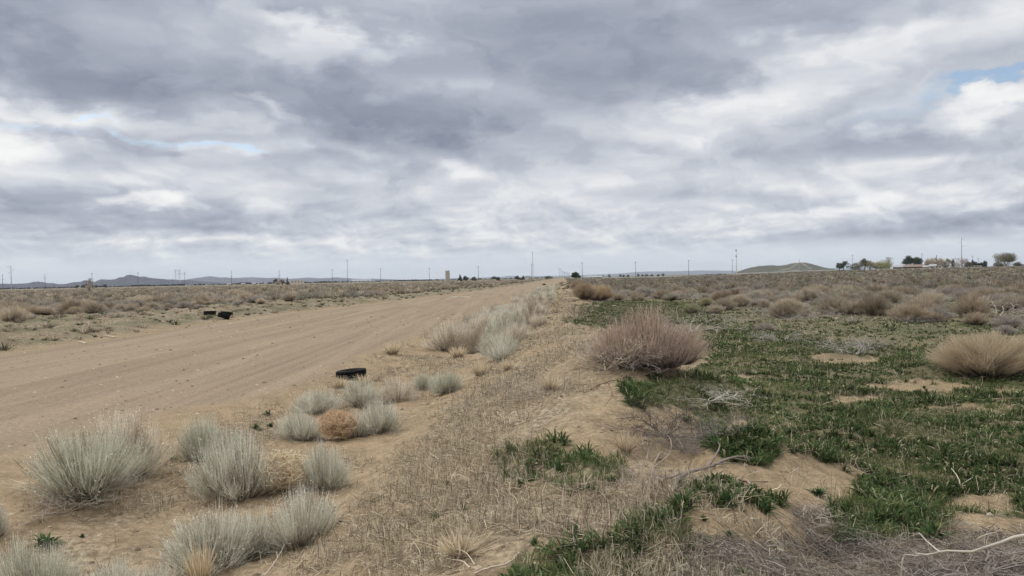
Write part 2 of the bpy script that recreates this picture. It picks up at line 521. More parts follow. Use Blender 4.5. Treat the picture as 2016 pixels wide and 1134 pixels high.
#@@END
# ------------------------------------------------------------------ materials
def ground_material():
    m, t, out = material('soil')
    geo = t.node('ShaderNodeNewGeometry').outputs['Position']
    road, green, litter, left = (t.attr(a) for a in ('road', 'green', 'litter', 'field'))
    big = t.noise(geo, .22, 4, .55)
    mid = t.noise(geo, 1.7, 5, .6)
    fine = t.noise(geo, 14, 6, .68)
    grit = t.noise(geo, 60, 3, .6)
    # track streaks run along the road
    mp = t.node('ShaderNodeMapping'); mp.inputs['Rotation'].default_value = (0, 0, math.atan(.067)); mp.inputs['Scale'].default_value = (1.1, .05, 1)
    t.l.new(geo, mp.inputs[0])
    st = t.noise(mp.outputs[0], 1.0, 6, .62, .3)
    roadc = t.mix(t.mr(st, .34, .66), (.192, .149, .104), (.258, .202, .142))
    mp2 = t.node('ShaderNodeMapping'); mp2.inputs['Rotation'].default_value = (0, 0, math.atan(.072)); mp2.inputs['Scale'].default_value = (2.6, .035, 1)
    t.l.new(geo, mp2.inputs[0]); trk = t.noise(mp2.outputs[0], 1.0, 4, .6, .4)
    roadc = t.mix(t.mr(trk, .56, .70, 0, .40), roadc, (.120, .089, .060))
    roadc = t.mix(t.mr(trk, .42, .30, 0, .35), roadc, (.285, .224, .157))
    roadc = t.mix(t.m('MULTIPLY', t.mr(t.noise(geo, 24, 3, .7), .56, .70), t.mr(t.noise(geo, .7, 4, .6), .40, .62, .15, .8)), roadc, (.10, .076, .053))
    roadc = t.mix(t.mr(big, .35, .7, 0, .40), roadc, (.235, .177, .115))
    sand = t.mix(t.mr(mid, .32, .68), (.20, .149, .092), (.288, .218, .138))
    sand = t.mix(t.mr(big, .4, .65, 0, .5), sand, (.256, .189, .113))
    fine2 = t.noise(geo, 5.5, 5, .65)
    sand = t.mix(t.mr(fine2, .56, .70, 0, .6), sand, (.135, .098, .06))
    lit = t.mix(t.mr(fine, .35, .65), (.135, .108, .073), (.30, .247, .172))
    grn = t.mix(t.mr(fine, .35, .65), (.055, .057, .029), (.125, .115, .062))
    fld = t.mix(t.mr(mid, .3, .7), (.125, .098, .066), (.225, .176, .115))
    fld = t.mix(t.mr(t.noise(geo, .5, 5, .65), .40, .60, 0, .85), fld, (.082, .090, .048))
    c = sand
    c = t.mix(left, c, fld)
    c = t.mix(t.m('MULTIPLY', litter, t.mr(mid, .3, .6, .35, 1)), c, lit)
    c = t.mix(t.m('MULTIPLY', green, .85), c, grn)
    c = t.mix(road, c, roadc)
    k = t.mr(fine, .25, .75, .78, 1.22); k2 = t.mr(grit, .3, .7, .82, 1.18)
    c = t.vm('MULTIPLY', c, t.comb(t.m('MULTIPLY', k, k2), t.m('MULTIPLY', k, k2), t.m('MULTIPLY', k, k2)))
    # dark bits of dung and twig, pale bits of stone
    vor = t.node('ShaderNodeTexVoronoi'); vor.inputs['Scale'].default_value = 9; t.l.new(geo, vor.inputs['Vector'])
    sp = t.m('MULTIPLY', t.mr(vor.outputs['Distance'], .16, .08), t.mr(t.noise(geo, 1.1, 3), .5, .62))
    c = t.mix(t.m('MULTIPLY', sp, .6), c, (.13, .095, .06))
    h = t.m('ADD', t.m('MULTIPLY', fine, .8), t.m('MULTIPLY', grit, .25))
    principled(t, out, c, .95, bump(t, h, .75, .03), .1)
    return m


SOIL = ground_material()
FOL = leafmat('shrub_stems', (.29, .225, .155), .34, lo=.62, hi=1.3)
TWIG = leafmat('dead_twigs', None, 0.0, lo=.65, hi=1.3)
DOME = leafmat('dry_shrub_twigs', (.17, .14, .11), .35, ramp=(.0, .7))
STALK = leafmat('stalk_twigs', (.15, .115, .10), .3, lo=.45, hi=1.45, ramp=(.1, .8))
GRN = leafmat('weed_leaves', (.05, .075, .03), .25, lo=.6, hi=1.35, ramp=(0, .3))
MIXED = leafmat('plant_litter', None, .2, usecol=True, lo=.65, hi=1.3)
RUBBER = None

# ------------------------------------------------------------------ ground and road, one seamless sheet cut along the road edge
def build_ground():
    rr_ = np.concatenate([[0.0], np.geomspace(.5, 260, 690), np.geomspace(270, 46000, 120)])
    aa = np.concatenate([np.linspace(-50, 50, 620), np.linspace(50, 310, 90)[1:-1]])
    A = np.radians(aa); nA = len(A)
    X = rr_[:, None] * np.sin(A)[None]; Y = rr_[:, None] * np.cos(A)[None]
    Z = height(X, Y)
    far = sstep(3000, 20000, rr_)[:, None]
    Z = Z * (1 - far)
    V = np.stack([X, Y, Z], -1).reshape(-1, 3)
    nR = len(rr_)
    i = np.arange(1, nR - 1)[:, None] * nA; j = np.arange(nA)[None]; jn = (np.arange(nA) + 1)[None] % nA
    Q = np.stack([i + j, i + nA + j, i + nA + jn, i + jn], -1).reshape(-1, 4)
    Q = Q[:, ::-1]
    T = np.stack([np.zeros(nA, int), nA + (np.arange(nA) + 1) % nA, nA + np.arange(nA)], -1)[:, ::-1]
    u = ucoord(X, Y)
    uw = u + .5 * fbm(X * .5, Y * .5, 4, 61) + .25 * fbm(X * 3, Y * 3, 2, 62)
    road = sstep(-20.8, -19.4, uw) * sstep(-5.7, -6.9, uw + 1.9 * sstep(18, 9, Y)) * (Y > -200)
    g = green_density(X, Y, Z)
    r = np.hypot(X, Y)
    litter = sstep(-2.9, -1.6, uw) * sstep(1.9, .6, uw) * np.clip(.45 + .9 * fbm(X * .8, Y * .8, 4, 63), 0, 1) * sstep(2.5, 6, Y)
    litter = np.maximum(litter, sstep(-6.0, -5.4, uw) * sstep(-2.0, -3.2, uw) * np.clip(fbm(X * .7, Y * .7, 3, 64) * 1.2 + .2 * sstep(20, 40, r), 0, .8))
    litter = np.maximum(litter, sstep(-20.0, -21.5, uw) * np.clip(fbm(X * .5, Y * .5, 4, 65) * 1.4 + .5, 0, 1))
    field = np.maximum(sstep(1.2, 2.4, u) * sstep(12, 30, r), sstep(-20.2, -21.6, uw))
    g = np.maximum(g, sstep(1.6, 3.0, u) * sstep(16, 30, r) * np.clip(.55 + .9 * fbm(X * .25, Y * .25, 3, 66), 0, .9))
    M_ = {'road': road, 'green': g, 'litter': litter, 'field': field}
    fr = road.reshape(-1)[Q].mean(1) > .5
    # smooth normals of the whole sheet, so the cut does not show
    me = bpy.data.meshes.new('ground'); fill_mesh(me, V, np.ascontiguousarray(Q), T, True)
    nrm = np.zeros(len(V) * 3, np.float32); me.vertices.foreach_get('normal', nrm); nrm = nrm.reshape(-1, 3)
    bpy.data.meshes.remove(me)
    for name, q, tr in (('ground', Q[~fr], T), ('dirt_road', Q[fr], np.zeros((0, 3), int))):
        ids = np.unique(np.concatenate([q.ravel(), tr.ravel()]))
        mp = np.zeros(len(V), int); mp[ids] = np.arange(len(ids))
        me = bpy.data.meshes.new(name); fill_mesh(me, V[ids], mp[q], mp[tr], True)
        for k, arr in M_.items():
            a = me.attributes.new(k, 'FLOAT', 'POINT'); a.data.foreach_set('value', arr.reshape(-1)[ids].astype(np.float32))
        me.normals_split_custom_set_from_vertices(nrm[ids].tolist())
        me.materials.append(SOIL)
        o = obj(name, me)
        tag(o, {'ground': 'sandy desert ground with ditch, berm and scrub fields', 'dirt_road': 'wide graded dirt road running to the horizon'}[name],
            {'ground': 'ground', 'dirt_road': 'road'}[name], None, 'structure')


build_ground()


# ------------------------------------------------------------------ plant prototypes (unit size: 1 wide, 1 high)
def bez(P0, P1, P2, K):
    s = np.linspace(0, 1, K)[None, :, None]
    return (1 - s) ** 2 * P0[:, None] + 2 * s * (1 - s) * P1[:, None] + s ** 2 * P2[:, None]


def unit(v): return v / (np.linalg.norm(v, axis=-1, keepdims=True) + 1e-9)


def brush(N, seed, w=.0045, M=80, jit=.075, K=5, flare=.5, top=.8, plume=0):
    """vase-shaped bush of straight fine stems (rabbitbrush)"""
    g = np.random.default_rng(seed)
    nl = 3
    lb = np.stack([g.normal(size=nl) * .13, g.normal(size=nl) * .13, np.zeros(nl)], -1); lsz = .66 + .28 * g.random(nl); lsz[0] = .95; lb[0] *= .3
    lean = g.normal(size=(nl, 2)) * .06
    lo = g.choice(nl, M, p=lsz ** 2 / (lsz ** 2).sum())
    th = np.arccos(1 - g.random(M) * .95); ph = g.random(M) * 2 * math.pi
    rad = (.84 + .24 * g.random(M)) * lsz[lo]
    tip = np.stack([.46 * np.sin(th) * np.cos(ph) * rad, .46 * np.sin(th) * np.sin(ph) * rad, (np.cos(th) * .84 + .12) * rad], -1) + lb[lo]
    tip[:, :2] += lean[lo] * tip[:, 2:]
    k = g.integers(0, M, N)
    sp_ = (.6 + .9 * g.random(M))[k][:, None]
    P2 = tip[k] + g.normal(size=(N, 3)) * jit * sp_ * np.array([.8, .8, .85])
    P2[:, 2] = np.maximum(P2[:, 2], .03)
    b = lb[lo][:, :2] * .8 + g.normal(size=(M, 2)) * .04
    P0 = np.concatenate([b[k] + P2[:, :2] * .08 + g.normal(size=(N, 2)) * .018, np.full((N, 1), -.02)], 1)
    dead = (g.random(M) < .16)[k] | (g.random(N) < .10)
    # branch off partway up a common stem
    f = (g.random(N) * .45)[:, None]
    mid = np.concatenate([tip[k][:, :2] * .62, tip[k][:, 2:] * .36], 1)
    S = bez(P0, P0 * .45 + mid * .55, mid, 12)
    idx = (f[:, 0] * 11).astype(int)
    P0 = S[np.arange(N), idx]
    P1 = .5 * (P0 + P2) + np.concatenate([P2[:, :2] * .20, -np.abs(g.random((N, 1))) * .10 * (1 + flare)], 1)
    P = bez(P0, P1, P2, K)
    mb = MB()
    prof = np.interp(np.linspace(0, 1, K), [0, .3, .85, 1], [1.1, 1, .8, .35])
    mb.ribbons(P, w * prof[None] * (.7 + .6 * g.random((N, 1))), g.normal(size=(N, 3)) * np.array([1, 1, .3]))
    mb.a[-1] = np.where(np.repeat(dead, 2 * K), mb.a[-1] * .22, mb.a[-1])
    m_ = int(N * 1.3); q_ = g.integers(0, N, m_); s_ = .45 + .5 * g.random((m_, 1))
    sa = P0[q_] * (1 - s_) ** 2 + 2 * s_ * (1 - s_) * P1[q_] + s_ ** 2 * P2[q_]
    se = sa + (unit(P2[q_] - P1[q_]) + g.normal(size=(m_, 3)) * .48) * (.035 + .045 * g.random((m_, 1)))
    mb.ribbons(np.stack([sa, .5 * (sa + se) + g.normal(size=(m_, 3)) * .003, se], 1), np.full((m_, 3), w * .8) * np.array([1, .9, .4]))
    mb.a[-1] = np.where(np.repeat(dead[q_], 6), .12, .75 + .2 * mb.a[-1])
    if plume:
        n = plume; q = g.integers(0, N, n); base = P2[q]
        d = unit(g.normal(size=(n, 3)) + np.array([0, 0, .8])) * .028
        mb.ribbons(np.stack([base, base + d * .5, base + d], 1), np.full((n, 3), w * 1.5), rr=np.full(n, .95))
    return mb


def woody(seed, n=26, h=.42):
    g = np.random.default_rng(seed)
    ph = g.random(n) * 2 * math.pi; th = .35 + g.random(n) * .95
    L = h * (.6 + .6 * g.random(n))
    P0 = np.stack([g.normal(size=n) * .04, g.normal(size=n) * .04, np.full(n, -.03)], -1)
    P2 = P0 + np.stack([np.sin(th) * np.cos(ph) * L * .8, np.sin(th) * np.sin(ph) * L * .8, np.cos(th) * L + .03], -1)
    P1 = .5 * (P0 + P2) + g.normal(size=(n, 3)) * .05
    mb = MB(); mb.tubes(bez(P0, P1, P2, 6), np.linspace(.009, .004, 6)[None] * (.6 + .7 * g.random((n, 1))), 4)
    m = n * 5
    k = g.integers(0, n, m); a = P0[k] + (P2[k] - P0[k]) * (.3 + .7 * g.random((m, 1)))
    e = a + unit(g.normal(size=(m, 3)) + np.array([0, 0, .3])) * .14; e[:, 2] = np.maximum(e[:, 2], .01)
    mb.ribbons(bez(a, .5 * (a + e) + g.normal(size=(m, 3)) * .02, e, 4), np.full((m, 4), .0055))
    return mb


def dome(N, seed, w=.008, M=70, K=4, jit=.05):
    """rounded fuzzy dry shrub: forked twigs that fill a lumpy dome"""
    g = np.random.default_rng(seed)
    ph = g.random(M) * 2 * math.pi; c = 1 - g.random(M) * 1.12
    s = np.sqrt(np.clip(1 - c * c, 0, 1))
    rad = .84 + .24 * g.random(M)
    nl = 3; lo = g.normal(size=(nl, 3)) * np.array([1, 1, .4])
    dirv = np.stack([s * np.cos(ph), s * np.sin(ph), c], -1)
    for v in unit(lo): rad = rad + .12 * np.clip(dirv @ v, 0, 1) ** 3
    ctr = np.array([0, 0, .36])
    tip = ctr + dirv * np.array([.47, .47, .56]) * rad[:, None]; tip[:, 2] = np.maximum(tip[:, 2], .04)
    k = g.integers(0, M, N)
    P2 = tip[k] + g.normal(size=(N, 3)) * jit
    inn = g.random(N) < .3
    P2[inn] = ctr + (P2[inn] - ctr) * (.4 + .6 * g.random((inn.sum(), 1)))
    P2[:, 2] = np.maximum(P2[:, 2], .02)
    f = .25 + .5 * g.random((N, 1))
    hub = np.stack([g.normal(size=M) * .05, g.normal(size=M) * .05, np.full(M, -.02)], -1)
    a = hub + (tip - hub) * np.array([.55, .55, .40])
    P0 = hub[k] * (1 - f) + a[k] * f + g.normal(size=(N, 3)) * .03
    long_ = g.random(N) < .12
    P0[long_] = hub[k[long_]]
    P0[:, 2] = np.maximum(P0[:, 2], -.02)
    P1 = .5 * (P0 + P2) + g.normal(size=(N, 3)) * .06
    mb = MB(); mb.ribbons(bez(P0, P1, P2, K), w * np.linspace(1.1, .5, K)[None] * (.6 + .8 * g.random((N, 1))))
    return mb


def stalks(N, seed, w=.006):
    """crowd of straight stiff stems rising from a wide foot, tips with short side shoots"""
    g = np.random.default_rng(seed)
    rr_ = np.sqrt(g.random(N)); ph = g.random(N) * 2 * math.pi
    bx, by = rr_ * np.cos(ph), rr_ * np.sin(ph)
    h = (1.0 - .50 * rr_ ** 2.2) * (.42 + .62 * g.random(N) ** .7) * (1 + .42 * fbm(bx * 2.6, by * 2.6, 3, seed))
    lean = .34 * rr_ + .05
    P0 = np.stack([bx * .20, by * .20, np.full(N, -.02)], -1)
    P2 = np.stack([bx * (.20 + lean) + g.normal(size=N) * .04, by * (.20 + lean) + g.normal(size=N) * .04, h], -1)
    P1 = .5 * (P0 + P2) + np.stack([bx * .09, by * .09, -.05 * rr_], -1) + g.normal(size=(N, 3)) * .012
    P = bez(P0, P1, P2, 6)
    mb = MB(); mb.ribbons(P, w * np.linspace(1.25, .55, 6)[None] * (.6 + .8 * g.random((N, 1))), g.normal(size=(N, 3)) * np.array([1, 1, .2]))
    n = int(N * 1.6); k = g.integers(0, N, n); s = .55 + .42 * g.random((n, 1))
    a = P0[k] * (1 - s) ** 2 + 2 * s * (1 - s) * P1[k] + s ** 2 * P2[k]
    e = a + (unit(P2[k] - P1[k]) + g.normal(size=(n, 3)) * .35) * .11
    mb.ribbons(np.stack([a, .5 * (a + e) + g.normal(size=(n, 3)) * .004, e], 1), np.full((n, 3), w * .75))
    mb.a[-1] = np.clip(mb.a[-1] * .3 + .7, 0, 1)
    return mb


def skeleton(g, n0, L, r, spread, up, depth=3, wig=.25, kids=3, K=6):
    """forked dead branches: lists of polylines with radii"""
    out = []
    P = np.zeros((n0, 3)); ph = np.arange(n0) * 2 * math.pi / n0 + g.random(n0)
    Dd = unit(np.stack([np.cos(ph) * spread, np.sin(ph) * spread, np.full(n0, up)], -1) + g.normal(size=(n0, 3)) * .25)
    Ls = L * (.7 + .5 * g.random(n0)); rs = np.full(n0, r)
    for lev in range(depth):
        n = len(P); pts = [P]; d = Dd.copy()
        for k in range(K - 1):
            d = unit(d + g.normal(size=(n, 3)) * wig)
            pts.append(pts[-1] + d * (Ls / (K - 1))[:, None])
        PP = np.stack(pts, 1); PP[:, :, 2] = np.maximum(PP[:, :, 2], -.01)
        out.append((PP, rs[:, None] * np.linspace(1, .45, K)[None]))
        m = n * kids; k = np.repeat(np.arange(n), kids)
        idx = np.clip(1 + g.integers(1, K, m), 1, K - 1)
        P = PP[k, idx]; Dd = unit(unit(PP[k, idx] - PP[k, idx - 1]) + g.normal(size=(m, 3)) * .7)
        Ls = Ls[k] * (.45 + .35 * g.random(m)); rs = rs[k] * .5
    return out


def deadbush(seed, n0=9, L=.5, r=.011, spread=1, up=.9, depth=4, kids=4, wig=.22):
    g = np.random.default_rng(seed); mb = MB()
    for lev, (PP, RR) in enumerate(skeleton(g, n0, L, r, spread, up, depth, wig, kids)):
        if lev < 2: mb.tubes(PP, RR, 4)
        else: mb.ribbons(PP, RR * 2.2)
    return mb


def wireball(seed, N=620):
    """rolled tumbleweed: springy forked wires curled round a ball"""
    g = np.random.default_rng(seed); mb = MB()
    P0 = np.stack([g.normal(size=N) * .06, g.normal(size=N) * .06, .08 + .12 * g.random(N)], -1)
    d = unit(g.normal(size=(N, 3)) + np.array([0, 0, .25]))
    rad = .36 + .16 * g.random(N)
    C = np.array([0, 0, .44])
    pts = []
    ax = unit(np.cross(d, g.normal(size=(N, 3))))
    for s in np.linspace(0, 1, 8):
        if s < .35:
            pts.append(P0 + (C + d * (rad * .75)[:, None] - P0) * (s / .35))
        else:
            a = (s - .35) / .65 * (.5 + .0)
            dd = d * math.cos(a * 1.9) + ax * math.sin(a * 1.9)
            pts.append(C + dd * (rad * (.78 + .25 * (s - .35)))[:, None])
    PP = np.stack(pts, 1) + g.normal(size=(N, 8, 3)) * .008
    PP[:, :, 2] = np.maximum(PP[:, :, 2], .0)
    mb.tubes(PP, np.linspace(.0048, .0032, 8)[None] * (.8 + .5 * g.random((N, 1))), 3)
    n = N * 7; k = g.integers(0, N, n); i = g.integers(3, 8, n)
    a = PP[k, i]; e = a + unit(g.normal(size=(n, 3)) + .5 * unit(a - C)) * (.05 + .05 * g.random((n, 1))); e[:, 2] = np.maximum(e[:, 2], 0)
    mb.ribbons(np.stack([a, .5 * (a + e) + g.normal(size=(n, 3)) * .008, e], 1), np.full((n, 3), .0052))
    return mb


def rosette(n, seed, L=1., w=.11):
    """leafy weed: strap leaves arching from one crown"""
    g = np.random.default_rng(seed); mb = MB()
    ph = g.random(n) * 2 * math.pi; th = .15 + 1.3 * g.random(n) ** .8
    l = L * (.55 + .5 * g.random(n))
    P0 = np.stack([g.normal(size=n) * .1, g.normal(size=n) * .1, np.zeros(n)], -1)
    o = np.stack([np.cos(ph), np.sin(ph), np.zeros(n)], -1)
    P2 = P0 + o * (np.sin(th) * l)[:, None] + np.array([0, 0, 1.]) * (np.cos(th) * l * .85)[:, None]
    P1 = P0 + o * (np.sin(th) * l * .35)[:, None] + np.array([0, 0, 1.]) * (np.cos(th) * l * .75 + .08)[:, None]
    P = bez(P0, P1, P2, 5)
    side = np.stack([-np.sin(ph), np.cos(ph), np.zeros(n)], -1) + g.normal(size=(n, 3)) * .3
    mb.ribbons(P, w * np.array([.35, .8, 1, .75, .12])[None] * (.7 + .6 * g.random((n, 1))), side)
    return mb


def tuft(n, seed, w=.02):
    """dry grass clump: thin upright straws"""
    g = np.random.default_rng(seed); mb = MB()
    ph = g.random(n) * 2 * math.pi; th = np.abs(g.normal(size=n)) * .38; l = .5 + .55 * g.random(n)
    o = np.stack([np.cos(ph), np.sin(ph), np.zeros(n)], -1)
    P0 = o * (g.random(n) * .16)[:, None]
    P2 = P0 + o * (np.sin(th) * l)[:, None] + np.array([0, 0, 1.]) * (np.cos(th) * l)[:, None]
    P1 = .5 * (P0 + P2) + np.array([0, 0, .08]) + g.normal(size=(n, 3)) * .03
    mb.ribbons(bez(P0, P1, P2, 4), w * np.array([1, 1, .7, .3])[None] * (.6 + .7 * g.random((n, 1))))
    return mb


#@@PLANTS
BR_HI = [brush(3000, 11 + i, .0042, 150, .085, plume=(1100 if i == 1 else 350)).mesh('rabbitbrush', FOL) for i in range(4)]
BR_MD = [brush(1900, 31 + i, .0068, 75, .06).mesh('rabbitbrush', FOL) for i in range(4)]
WD_HI = [woody(51 + i).mesh('woody_base', TWIG) for i in range(3)]
DM_HI = [dome(6500, 60 + i, .0038, 130, jit=.042).mesh('dry_shrub', DOME) for i in range(2)]
DM_MD = [dome(1500, 70 + i, .0095, 70, jit=.05).mesh('dry_shrub', DOME) for i in range(5)]
SG_HI = [deadbush(180 + i, 18, .60, .010, 1, .7, 4, 5, .3).mesh('dead_brush', TWIG) for i in range(2)]
SG_MD = [deadbush(80 + i, 11, .62, .012, 1, .75, 4, 4).mesh('grey_shrub', TWIG) for i in range(4)]
def pink_bush():
    mb = MB()
    for sd_, n_, off_, sc_ in ((91, 1250, (0, 0), (.78, .85, 1)), (92, 750, (-.27, .05), (.50, .6, .78)), (93, 850, (.28, -.04), (.52, .6, .70)), (94, 500, (.05, -.25), (.5, .4, .6))):
        q = stalks(n_, sd_, .0056)
        for V_, Q_, a_, r_ in zip(q.v, q.q, q.a, q.r): mb.add(V_ * np.array(sc_) + np.array([*off_, 0]), Q_ - Q_.min(), None, a_, r_)
    return mb.mesh('stalk_bush', STALK)


PINK = pink_bush()
WIRE = wireball(95, 420).mesh('tumbleweed', TWIG)
WIRE2 = wireball(96, 260).mesh('tumbleweed', TWIG)
RO = [rosette(34 + 8 * i, 101 + i).mesh('green_weed', GRN) for i in range(4)]
TU = [tuft(170, 111 + i).mesh('dry_grass_clump', FOL) for i in range(3)]
SAGE = (.60, .595, .485); SAGE2 = (.67, .65, .55); PALE = (.72, .65, .535); STRAW = (.60, .49, .33); TAN = (.42, .345, .25); BUFF = (.50, .425, .325)
ROSE = (.46, .355, .285); GREY = (.37, .335, .295); DRAB = (.31, .295, .225); ORANGE = (.56, .405, .26); WEED = (.062, .10, .042)
WOOD = (.30, .235, .165)


def place_px(name, mesh, px, py, w, h, color, label, cat, group=None, rz=None, base=None, aspect=None):
    p = at(px, py) if base is None else base
    dist = float((p - CAM) @ FW)
    s = w * dist / FPX; sz = h * dist / FPX
    p = p + np.array([FW[0], FW[1], 0]) * s * .22       # the pixel marks the near foot of the plant
    z = float(height(p[0], p[1]))
    o = obj(name, mesh, None, (p[0], p[1], z - .01), random.random() * 6.28 if rz is None else rz, (s, s * (aspect or 1), sz), color)
    tag(o, label, cat, group)
    return o


def add_wood(o, mesh, color=WOOD):
    c = obj('woody_base', mesh, o, (0, 0, 0), random.random() * 6, (1, 1, 1), color)
    return c


NEAR = [  # kind, px, py, w, h, colour, label
    (0, 138, 985, 232, 142, SAGE, 'big sage green rabbitbrush leaning over bare sand beside the road, with brown tangled foot'),
    (1, 248, 938, 160, 136, PALE, 'tan tipped rabbitbrush with seed heads directly behind the big sage green one'),
    (2, 405, 912, 105, 105, SAGE, 'ragged upright rabbitbrush at the back left of the pair by the straw tumbleweed'),
    (3, 462, 985, 185, 150, SAGE2, 'tall grey green rabbitbrush immediately left of the straw coloured tumbleweed'),
    (0, 632, 968, 95, 100, SAGE2, 'narrow pale rabbitbrush immediately right of the straw coloured tumbleweed'),
    (2, 570, 1092, 165, 130, SAGE2, 'round pale rabbitbrush at the slope foot below the straw coloured tumbleweed'),
    (3, 390, 1118, 205, 125, SAGE2, 'wide silvery rabbitbrush with upright spikes behind a yellow grass clump'),
    (0, 30, 1190, 170, 130, SAGE, 'blue green rabbitbrush cut off by the bottom left corner of the photo'),
    (2, 228, 1185, 130, 85, SAGE2, 'low silvery rabbitbrush at the bottom edge left of the yellow grass clump'),
    (1, -18, 1060, 60, 90, SAGE2, 'sliver of pale rabbitbrush at the left photo edge'),
    (0, 583, 868, 88, 62, SAGE2, 'silver spiky rabbitbrush touching the left side of the orange tumbleweed'),
    (3, 620, 815, 105, 52, SAGE2, 'pale rabbitbrush behind and left of the orange tumbleweed'),
    (2, 738, 856, 98, 78, SAGE2, 'full rounded rabbitbrush touching the right side of the orange tumbleweed'),
    (0, 705, 803, 88, 58, SAGE2, 'pale rabbitbrush between the lone tyre and the orange tumbleweed'),
    (3, 783, 790, 82, 55, PALE, 'cream rabbitbrush with dark litter at its left foot, right of the lone tyre'),
    (2, 835, 766, 55, 38, SAGE, 'small greenish rabbitbrush, first one past the cream one in the ditch'),
    (0, 880, 775, 66, 48, SAGE, 'open greenish rabbitbrush at the slope foot, past the cream one in the ditch')]
for (i, px, py, w, h, c, lab) in NEAR:
    o = place_px('rabbitbrush', BR_HI[i], px, py, w, h, c, lab, 'shrub', 'rabbitbrush along the ditch')
    add_wood(o, WD_HI[i % 3])
place_px('tumbleweed', WIRE2, 556, 972, 125, 92, STRAW, 'loose straw coloured tumbleweed caught between two grey green rabbitbrushes', 'tumbleweed')
place_px('tumbleweed', WIRE, 662, 868, 88, 64, ORANGE, 'round orange brown tumbleweed wedged among silvery rabbitbrushes', 'tumbleweed')
place_px('dry_grass_clump', TU[0], 385, 1165, 90, 95, STRAW, 'upright yellow straw grass clump in front of the wide silvery rabbitbrush', 'grass clump')

MIDS = [(885, 692, 105, 62, PALE, 'broad cream rabbitbrush at the left end of the middle clump by the road edge'),
        (935, 694, 78, 52, BUFF, 'rounded buff rabbitbrush with a dark foot in the centre of the middle clump'),
        (988, 706, 92, 58, SAGE2, 'pale greenish rabbitbrush at the right front of the middle clump'),
        (1012, 678, 76, 48, PALE, 'cream rabbitbrush at the right back of the middle clump'),
        (962, 664, 90, 44, PALE, 'cream rabbitbrush at the far back of the middle clump'),
        (905, 665, 60, 34, PALE, 'low cream rabbitbrush at the back left of the middle clump, by the road'),
        (1060, 643, 44, 30, PALE, 'round lone rabbitbrush on the slope past the middle clump'),
        (973, 619, 38, 23, BUFF, 'round buff rabbitbrush at the road edge, first of the farther strip'),
        (1000, 629, 40, 24, PALE, 'pale rounded rabbitbrush standing in front of the farther strip by the road'),
        (1024, 627, 34, 28, BUFF, 'upright buff rabbitbrush beside the pale one in front of the farther strip')]
for k, (px, py, w, h, c, lab) in enumerate(MIDS):
    o = place_px('rabbitbrush', BR_HI[k % 4] if k < 7 else BR_MD[k % 4], px, py, w, h, c, lab, 'shrub', 'rabbitbrush in the middle clump and farther strip')
    if k < 5: add_wood(o, WD_HI[k % 3])

# the farther strip thins away along the ditch
GS = 'crowded rabbitbrush along the far road edge'
k = 0
for Y in np.geomspace(33, 175, 104):
    for rep in range(2):
        if RNG.random() < .06: continue
        u = -4.9 + 3.6 * RNG.random() + (rep * .3)
        y = Y * (1 + .03 * RNG.normal()); x = u + .067 * y
        s = .95 + .75 * RNG.random()
        c = [PALE, SAGE2, PALE, SAGE2, (.62, .57, .48)][RNG.integers(5)]
        o = obj('rabbitbrush', BR_MD[k % 4], None, (x, y, float(height(x, y)) - .01), RNG.random() * 6.28, (s, s, s * (.55 + .25 * RNG.random())), c)
        tag(o, 'small cream rabbitbrush in the crowded strip running away along the road edge', 'shrub', GS); k += 1

# pink stalk bush on the berm and what stands round it
o = place_px('stalk_bush', PINK, 1285, 742, 250, 116, ROSE, 'large pinkish bush of dense dry stalks on the crest of the berm', 'shrub', rz=.4, aspect=.8)
c = obj('dead_foot', SG_MD[1], o, (-.25, -.15, 0), 1.0, (.62, .6, .62), (.30, .255, .225))
place_px('grey_shrub', SG_MD[0], 1195, 735, 110, 85, BUFF, 'straggly tan twig shrub clinging to the left side of the pink stalk bush', 'shrub')
place_px('grey_shrub', SG_MD[2], 1365, 655, 130, 50, GREY, 'low grey brown twig shrub behind the pink stalk bush at right', 'shrub')
place_px('grey_shrub', SG_MD[3], 1208, 637, 40, 28, (.20, .19, .17), 'dark small twig shrub peeping over the left shoulder of the pink stalk bush', 'shrub')
place_px('grey_shrub', SG_MD[1], 1410, 805, 130, 45, (.42, .39, .33), 'pale bleached straw shrub fallen flat in green weeds right below the pink stalk bush', 'shrub')
place_px('grey_shrub', SG_MD[0], 1695, 700, 100, 45, (.33, .31, .29), 'grey leafless shrub in the green field behind the bare sand scrape', 'shrub')
place_px('grey_shrub', SG_MD[2], 1540, 672, 75, 28, (.36, .34, .31), 'bleached grey shrub lying among weeds right of the pink stalk bush', 'shrub')

